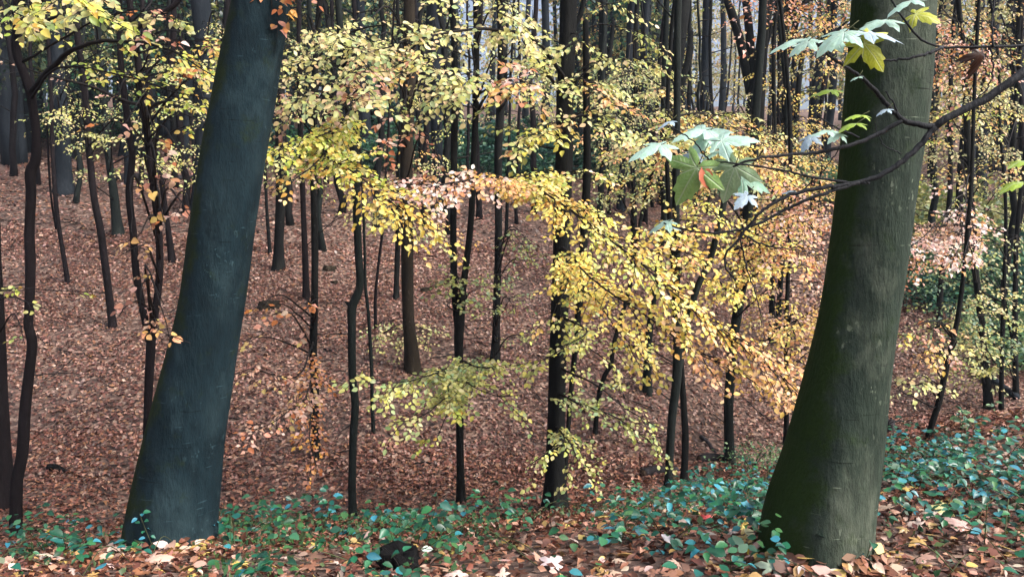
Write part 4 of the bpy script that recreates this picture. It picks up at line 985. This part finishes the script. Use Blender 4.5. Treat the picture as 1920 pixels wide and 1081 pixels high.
def bramble_cover():
    n = 16000
    y = np.sqrt(rng.uniform(2.6 ** 2, 9.5 ** 2, n)); x = rng.uniform(-1, 1, n) * (y * .68 + 1.4)
    z = terrain(x, y)
    px, py = project(x, y, z)
    cl = .5 + .5 * np.sin(2.3 * x + 1.1 * y) * np.sin(1.9 * y - 1.3 * x + .8) + .35 * np.sin(5.1 * x + 2) * np.sin(4.3 * y)
    k = rng.random(n) < cover_density(np.clip(px, -200, 2100), np.minimum(py, 1075)) * np.clip(.1 + cl, .0, 1.2) * np.where(x > 1.2, .55, .38)
    k &= np.hypot(px - 752, (py - 1066) * 1.6) > 62
    x, y, z = x[k], y[k], z[k]; n = len(x)
    L = Leaves()
    for i in range(n):
        h = rng.uniform(.03, .2) * (1 if rng.random() < .8 else 1.5); m = rng.integers(3, 6)
        a = rng.uniform(0, 6.283) + np.arange(m) * 6.283 / m + rng.normal(0, .3, m)
        out = np.stack([np.cos(a), np.sin(a), rng.normal(-.15, .25, m)], -1)
        c = np.array([x[i], y[i], z[i] + h])
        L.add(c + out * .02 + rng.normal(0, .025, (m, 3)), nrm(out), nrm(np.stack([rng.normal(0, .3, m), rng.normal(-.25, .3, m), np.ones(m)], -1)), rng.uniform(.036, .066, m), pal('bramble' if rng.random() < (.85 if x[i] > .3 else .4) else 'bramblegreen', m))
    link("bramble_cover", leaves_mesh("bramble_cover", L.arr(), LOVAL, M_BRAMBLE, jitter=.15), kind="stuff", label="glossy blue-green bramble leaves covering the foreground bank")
bramble_cover()
def weeds():
    n = 26000
    y = np.sqrt(rng.uniform(3.2 ** 2, 9 ** 2, n)); x = rng.uniform(-1, 1, n) * (y * .68 + 1.2); z = terrain(x, y)
    px, py = project(x, y, z)
    s = lambda a, b, v: np.clip((v - a) / (b - a), 0, 1)
    d = .8 * s(330, 420, px) * (1 - s(880, 980, px)) * s(962, 985, py) * (1 - .35 * s(1030, 1060, py)) + .5 * s(980, 1060, px) * (1 - s(1440, 1500, px)) * s(930 + 0 * px, 960, py + (px - 1250) * .1) * (1 - s(985, 1010, py)) + .35 * s(1640, 1700, px) * s(830, 870, py) + .2 * (1 - s(200, 260, px)) * s(990, 1020, py)
    cl = .5 + .5 * np.sin(3.3 * x + 1.7 * y + 1) * np.sin(2.9 * y - 2.3 * x)
    k = rng.random(n) < d * np.clip(.25 + cl, 0, 1)
    x, y, z = x[k], y[k], z[k]; n = len(x)
    A = (np.stack([x, y, z + rng.uniform(.0, .06, n)], -1), nrm(np.stack([rng.normal(0, .7, n), rng.normal(0, .7, n), rng.uniform(.2, 1.2, n)], -1)), nrm(np.stack([rng.normal(0, .5, n), rng.normal(-.6, .4, n), np.ones(n)], -1)), rng.uniform(.02, .05, n), pal('weed', n))
    link("low_weeds", leaves_mesh("low_weeds", A, LS, M_SHRUB, jitter=.3), kind="stuff", label="fine low green weeds between the brambles on the bank")
weeds()
def canes():
    W = Wood(); k = 0
    while k < 110:
        y = math.sqrt(rng.uniform(2.8 ** 2, 8 ** 2)); x = rng.uniform(-1, 1) * (y * .66 + .6); z = float(terrain(x, y))
        px, py = project(x, y, z)
        if rng.random() > float(cover_density(np.array([px]), np.array([min(py, 1075)]))[0]): continue
        a = rng.uniform(0, 6.28); ln = rng.uniform(.25, .8); h = rng.uniform(.05, .2)
        e = np.array([x + math.cos(a) * ln, y + math.sin(a) * ln, 0]); e[2] = float(terrain(e[0], e[1])) + rng.uniform(0, .08)
        b = np.array([x, y, z - .01]); W.add(catmull(np.array([b, (b + e) / 2 + [0, 0, h], e]), 10), np.linspace(.0035, .0018, 10), 5); k += 1
    link("bramble_canes", W.mesh("bramble_canes", M_BRAMST), kind="stuff", label="thin arching bramble canes over the foreground bank")
    W = Wood()
    for k in range(420):
        y = math.sqrt(rng.uniform(5 ** 2, 22 ** 2)); x = rng.uniform(-1, 1) * (y * .66 + .6)
        a = rng.uniform(0, 6.28); ln = rng.uniform(.15, .7) * (.6 + y / 20); P = []
        for f in np.linspace(0, 1, 6):
            q = (x + math.cos(a) * ln * f + rng.normal(0, .012), y + math.sin(a) * ln * f); P.append((q[0], q[1], float(terrain(*q)) + .03))
        W.add(np.array(P), np.linspace(.009, .003, 6) * rng.uniform(.5, 1.3), 4)
    link("fallen_twigs", W.mesh("fallen_twigs", M_TWIG), kind="stuff", label="thin dark fallen twigs scattered over the leaf litter")
def foot_drift(key, r, n, label):
    g = TREES[key].base; a = rng.uniform(0, 6.283, n); rr = r * (1 + rng.exponential(.22, n))
    x = g[0] + np.cos(a) * rr; y = g[1] + np.sin(a) * rr * .95
    out = np.stack([np.cos(a), np.sin(a), np.zeros(n)], -1); k = np.clip(1 - (rr - r) / (.35 * r), 0, 1)[:, None]
    nn = nrm(np.array([0, 0, 1.]) + out * k * .8 + rng.normal(0, .35, (n, 3)))
    d = nrm(rng.normal(0, 1, (n, 3))); d = nrm(d - nn * (d * nn).sum(1, keepdims=True))
    p = np.stack([x, y, terrain(x, y) + .01 + .09 * k[:, 0] * rng.random(n)], -1)
    link("leaf_drift", leaves_mesh("leaf_drift", (p, d, nn, rng.uniform(.04, .08, n), pal('frontlitter', n)), LB, M_LITTER, jitter=.25), kind="stuff", label=label)
canes()
foot_drift('L', .30, 420, "brown leaves drifted against the left beech's foot")
foot_drift('R', .27, 420, "brown leaves drifted against the right beech's foot")
def sprig(label, px, py, h, n, size, palette='bramble', lean=(0, 0), fork=1, cat="plant", name="bramble_plant", bare=False):
    g = ground(px, py)
    root = link(name, None, loc=g, label=label, cat=cat)
    for k in range(fork):
        d = np.array([lean[0] + rng.normal(0, .25) * (fork > 1), lean[1] + rng.normal(0, .15) * (fork > 1), 1.])
        hh = h * rng.uniform(.7, 1.1) if fork > 1 else h
        P = catmull(np.array([[0, 0, -.02], d * hh * .5 + [rng.normal(0, .02), 0, 0], d * hh * [1.2, 1.2, 1]]), 9)
        W = Wood(); W.add(P, np.linspace(.0035, .0016, 9), 5); link("stem", W.mesh("stem", M_TWIG if bare else M_BRAMST), root)
        if bare: continue
        m = max(2, n // fork); f = np.linspace(.35, 1, m)
        a = rng.uniform(0, 6.28) + np.arange(m) * 2.4
        p = np.stack([np.interp(f, np.linspace(0, 1, 9), P[:, i]) for i in range(3)], -1)
        out = nrm(np.stack([np.cos(a), np.sin(a) * .7, rng.normal(-.1, .3, m)], -1))
        A = (p + out * .02, out, nrm(np.stack([rng.normal(0, .35, m), rng.normal(-.55, .3, m), np.ones(m)], -1)), size * rng.uniform(.75, 1.15, m), pal(palette, m))
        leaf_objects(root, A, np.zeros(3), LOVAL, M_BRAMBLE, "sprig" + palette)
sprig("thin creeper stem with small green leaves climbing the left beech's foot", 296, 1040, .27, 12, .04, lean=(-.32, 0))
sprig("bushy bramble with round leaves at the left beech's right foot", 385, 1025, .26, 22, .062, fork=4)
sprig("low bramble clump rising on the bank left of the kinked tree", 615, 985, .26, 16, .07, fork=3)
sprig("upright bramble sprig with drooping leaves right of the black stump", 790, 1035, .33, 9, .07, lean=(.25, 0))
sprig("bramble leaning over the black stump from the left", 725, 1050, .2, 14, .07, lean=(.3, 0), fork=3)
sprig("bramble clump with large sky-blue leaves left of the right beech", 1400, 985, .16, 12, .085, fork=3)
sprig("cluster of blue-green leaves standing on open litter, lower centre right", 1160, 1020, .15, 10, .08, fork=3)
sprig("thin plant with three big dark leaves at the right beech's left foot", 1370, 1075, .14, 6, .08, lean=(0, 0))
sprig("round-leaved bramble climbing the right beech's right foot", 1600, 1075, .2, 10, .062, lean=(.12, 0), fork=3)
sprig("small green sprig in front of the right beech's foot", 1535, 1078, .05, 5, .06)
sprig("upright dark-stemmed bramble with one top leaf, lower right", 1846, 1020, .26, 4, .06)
sprig("bare dark twig poking up from leaves below the central trunk", 1040, 1015, .22, 0, .05, name="twig", bare=True, cat="twig", lean=(-.12, 0))
sprig("pale dry grass stalk slanting across the black stump", 758, 1080, .17, 0, .05, name="grass_stalk", bare=True, cat="stalk", lean=(-.6, 0))
sprig("bramble with pale toothed leaves at the bottom left", 135, 1040, .13, 10, .08, fork=2)
sprig("small pale-leaved seedling on the slope foot near the right edge", 1860, 775, .2, 7, .09, 'green', fork=2)
sprig("leafy low plant in the litter right of the leaning thin tree", 1800, 810, .2, 16, .08, 'green', fork=4)

# ------------------------------------------------------------------ single large fallen leaves
def fallen(label, px, py, size, col, kind='maple', tilt=(0, -.35), ang=0., name="fallen_leaf"):
    g = ground(px, py)
    nn = nrm(np.array([[tilt[0], tilt[1], 1.]]))
    d = np.array([[math.cos(ang), math.sin(ang), 0.]]); d = nrm(d - nn * (d * nn).sum())
    tm = leaf_maple(.6) if kind == 'maple' else LB
    A = (np.array([[0, 0, .03]]), d, nn, np.array([size * .82]), lin(col)[None] * .72)
    link(name, leaves_mesh(name, A, tm, M_LITTER), loc=g, label=label, cat="leaf")
fallen("large pinkish fallen leaf lying against the left beech's foot", 278, 1062, .13, (214, 178, 160), tilt=(-.2, -.6), ang=.5)
fallen("crumpled creamy white leaf leaning on the right beech's foot", 1583, 1072, .13, (226, 220, 196), tilt=(.3, -.9), ang=1.2)
fallen("pink maple leaf lying on brambles, lower right", 1808, 1000, .13, (222, 186, 178), tilt=(0, -.6), ang=2)
fallen("pale yellow curled leaf among brambles right of the right beech", 1772, 972, .12, (222, 216, 150), tilt=(.2, -.9), ang=1.3)
fallen("mint-white leaf lying right of the black stump", 790, 1040, .08, (206, 226, 214), 'oval', tilt=(0, -.6), ang=.2)
fallen("sharp-tipped whitish leaf on litter, lower centre right", 1262, 1032, .1, (222, 218, 222), 'oval', tilt=(.2, -.5), ang=2.2)
fallen("pale green upright leaf at the right beech's left foot", 1448, 1082, .13, (186, 206, 180), tilt=(-.2, -.8), ang=1.2)
fallen("red fallen leaf among brambles left of the right beech", 1322, 982, .08, (206, 84, 84), tilt=(0, -.6), ang=.8)
fallen("pinkish white maple leaf on the litter at the bottom centre", 1030, 1070, .12, (226, 206, 206), tilt=(0, -.5), ang=1)
fallen("cream leaf hugging the right beech's left edge", 1414, 1018, .09, (232, 226, 170), tilt=(-.2, -.8), ang=1.8)
fallen("yellow leaf lying on the litter at the left bank", 96, 1005, .08, (214, 186, 60), 'oval', tilt=(0, -.5), ang=2.5)
fallen("bright yellow leaf at the right beech's left foot", 1400, 1052, .08, (226, 190, 50), 'oval', tilt=(0, -.6), ang=.5)

# ------------------------------------------------------------------ maple at the right, its branch across the picture
def maple():
    base = np.array([2.75, 2.5, float(terrain(2.75, 2.5))])
    root = link("maple_tree", None, loc=base, label="young maple reaching dark glossy twigs and big leaves in from the right", cat="tree")
    Y = 2.15
    P = catmull(np.array([base - [0, 0, .1], base + [.02, .03, 1.2], base + [-.03, 0, 2.4], base + [.05, .02, 4.2], base + [.0, .1, 5.5]]), 40)
    W = Wood(); W.add(P, np.linspace(.055, .02, 40), 12, rough=.08, flare=.5, seed=4); link("trunk", W.mesh("trunk", M_MAPLEB, base), root)
    def br(pts, w0, w1, start=None):
        Q = np.array([at(a, b, y) for a, b, y in pts])
        if start is not None: Q = np.vstack([start, Q])
        C = catmull(Q, max(14, 7 * len(Q))); C[1:-1] += rng.normal(0, .0012, (len(C) - 2, 3))
        W = Wood(); W.add(C, np.linspace(w0, w1, len(C)) * .54 * Y / FPX, 8, rough=.08, seed=int(pts[0][0])); return link("branch", W.mesh("branch", M_MAPLEB, base), root)
    b1 = br([(2120, 90, 2.35), (1990, 95, 2.25), (1920, 135, Y), (1850, 185, Y), (1790, 214, Y), (1754, 237, Y)], 24, 13, P[13])
    b2 = br([(1754, 237, Y), (1728, 235, Y), (1692, 225, Y), (1662, 195, Y), (1620, 150, 2.1), (1560, 108, 2.05), (1530, 80, 2.0)], 11, 3)
    b3 = br([(1692, 226, Y), (1640, 254, Y), (1600, 270, 2.12), (1550, 283, 2.1), (1490, 289, 2.05), (1420, 297, 2.0), (1375, 312, 2.0)], 8, 3.5)
    b4 = br([(1754, 237, Y), (1712, 285, Y), (1660, 324, Y), (1605, 343, Y), (1540, 352, 2.1), (1480, 366, 2.08), (1430, 395, 2.05), (1403, 425, 2.05), (1385, 450, 2.05), (1362, 472, 2.05), (1360, 500, 2.05), (1378, 525, 2.05)], 11, 3)
    b5 = br([(1605, 343, Y), (1540, 335, 2.1), (1480, 322, 2.05), (1420, 312, 2.0), (1330, 300, 1.98)], 5, 2.5)
    b6 = br([(1610, 342, Y), (1530, 368, 2.1), (1470, 395, 2.1), (1420, 420, 2.08), (1350, 436, 2.05), (1290, 432, 2.05), (1245, 418, 2.05)], 7, 2.5)
    b7 = br([(2080, 70, 2.3), (1920, 85, 2.2), (1840, 88, Y), (1766, 88, Y), (1722, 70, 2.1), (1690, 32, 2.1), (1665, -10, 2.05)], 10, 3, P[15])
    b8 = br([(1768, 89, Y), (1722, 105, 2.1), (1670, 113, 2.1), (1625, 110, 2.1), (1602, 98, 2.1)], 6, 2.5)
    br([(1862, 88, Y), (1860, 40, 2.18), (1866, -5, 2.2)], 4, 3); br([(1858, 90, Y), (1862, 130, Y), (1852, 165, Y), (1826, 190, Y), (1815, 215, Y)], 3.5, 1.5)
    br([(1830, 88, Y), (1810, 70, Y), (1800, 50, Y)], 3, 1.5)
    br([(1688, 224, Y), (1676, 195, Y), (1660, 172, Y)], 4, 2); br([(1610, 258, Y), (1560, 235, 2.1), (1520, 208, 2.1)], 4, 2)
    br([(1605, 343, Y), (1630, 343, Y)], 5, 4); br([(1395, 440, 2.05), (1430, 458, 2.05), (1500, 470, 2.05)], 3.5, 1.5)
    br([(1388, 448, 2.05), (1400, 500, 2.05), (1420, 560, 2.05), (1428, 610, 2.05)], 3, 1.5); br([(1330, 300, 1.98), (1300, 265, 1.98), (1255, 235, 1.98)], 2.5, 2)
    br([(1690, 288, Y), (1655, 270, Y), (1640, 230, Y)], 2.5, 1.5); br([(1500, 360, 2.1), (1545, 320, 2.1), (1590, 255, 2.1)], 2.5, 1.5)
    mint, blue, green, gg, lime, yel = (176, 212, 200), (168, 190, 212), (140, 178, 104), (158, 188, 148), (150, 178, 60), (190, 196, 52)  # mint and blue put the sky's shine on the blades into the leaf colour
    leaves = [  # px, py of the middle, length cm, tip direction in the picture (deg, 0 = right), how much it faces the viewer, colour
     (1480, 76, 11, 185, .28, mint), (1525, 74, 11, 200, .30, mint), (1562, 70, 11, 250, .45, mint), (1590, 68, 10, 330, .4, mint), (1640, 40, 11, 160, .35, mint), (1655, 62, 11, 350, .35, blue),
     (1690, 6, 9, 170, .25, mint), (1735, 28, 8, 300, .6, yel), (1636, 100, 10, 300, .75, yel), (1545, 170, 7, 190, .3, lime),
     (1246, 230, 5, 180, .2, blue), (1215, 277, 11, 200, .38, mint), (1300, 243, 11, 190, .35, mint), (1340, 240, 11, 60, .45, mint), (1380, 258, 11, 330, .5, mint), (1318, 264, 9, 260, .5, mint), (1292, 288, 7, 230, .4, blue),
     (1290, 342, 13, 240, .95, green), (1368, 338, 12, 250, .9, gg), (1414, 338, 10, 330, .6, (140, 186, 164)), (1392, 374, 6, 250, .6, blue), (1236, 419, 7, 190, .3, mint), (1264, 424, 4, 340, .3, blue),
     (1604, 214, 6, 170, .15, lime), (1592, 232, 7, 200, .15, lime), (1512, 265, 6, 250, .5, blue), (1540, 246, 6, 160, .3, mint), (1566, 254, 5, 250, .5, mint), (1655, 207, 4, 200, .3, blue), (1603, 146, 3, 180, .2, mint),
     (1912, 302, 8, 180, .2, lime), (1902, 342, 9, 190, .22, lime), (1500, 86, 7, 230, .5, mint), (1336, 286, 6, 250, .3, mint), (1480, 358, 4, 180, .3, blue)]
    for i, (px, py, cm, an, fc, col) in enumerate(leaves):
        fc = fc * .78 if fc < .7 else fc
        y = Y - .1 + .1 * math.sin(i * 2.1)
        c = at(px, py, y); a = math.radians(an)
        view = nrm(c - np.array([0, 0, CAMZ]))
        n = nrm(-view * fc + np.array([0, 0, 1.]) * (1 - fc) + np.array([math.sin(i * 1.7), 0, 0]) * .15)
        d = np.array([math.cos(a), 0, math.sin(a) * fc]) + np.array([0, -.25 + .2 * math.sin(i), 0]) * (1 - fc); d = nrm(d - n * np.dot(d, n))
        s = cm / 100. * .8
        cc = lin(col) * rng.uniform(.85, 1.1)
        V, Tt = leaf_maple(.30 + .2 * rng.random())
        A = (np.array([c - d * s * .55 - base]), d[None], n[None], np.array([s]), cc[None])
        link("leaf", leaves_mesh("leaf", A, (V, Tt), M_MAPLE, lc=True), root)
        W = Wood(); e = c - d * s * .42; W.add(np.array([e - d * s * .5 + [0, 0, .012], e - d * s * .25 + [0, 0, .006], e]), [.0012, .001, .0009], 4); link("leaf_stalk", W.mesh("leaf_stalk", M_BRAMST, base), root)
    A = (np.array([at(1838, 95, Y) - base]), np.array([[.1, 0, -1.]]), nrm(np.array([[.3, -1, .2]])), np.array([.06]), lin((60, 34, 24))[None])
    link("leaf", leaves_mesh("leaf", A, leaf_maple(.9), M_MAPLE), root, label="shrivelled dark brown dead leaf")
    A = (np.array([at(1316, 312, 1.95) - base]), nrm(np.array([[.35, 0, -1.]])), nrm(np.array([[.1, -1, .3]])), np.array([.055]), lin((168, 92, 66))[None])
    link("caught_leaf", leaves_mesh("caught_leaf", A, LB, M_LITTER), root, label="rust brown oval leaf caught on a green maple leaf")
maple()

# ------------------------------------------------------------------ damp blue air of the wood
def haze():
    x0, x1, y0, y1, z0, z1 = -160, 160, -14, 125, -3.5, 45
    v = [(x, y, z) for z in (z0, z1) for y in (y0, y1) for x in (x0, x1)]
    f = np.array([(0, 2, 3, 1), (4, 5, 7, 6), (0, 1, 5, 4), (2, 6, 7, 3), (0, 4, 6, 2), (1, 3, 7, 5)])
    m, nt, out = mat_new("haze_air")
    pv = N(nt, "ShaderNodeVolumePrincipled"); pv.inputs["Color"].default_value = (.72, .84, 1.0, 1); pv.inputs["Density"].default_value = HAZE
    nt.links.new(pv.outputs[0], out.inputs["Volume"])
    link("haze", mesh_np("haze", v, [f], m, smooth=False), kind="stuff", label="thin bluish haze hanging in the wood")
HAZE = .0006
haze()
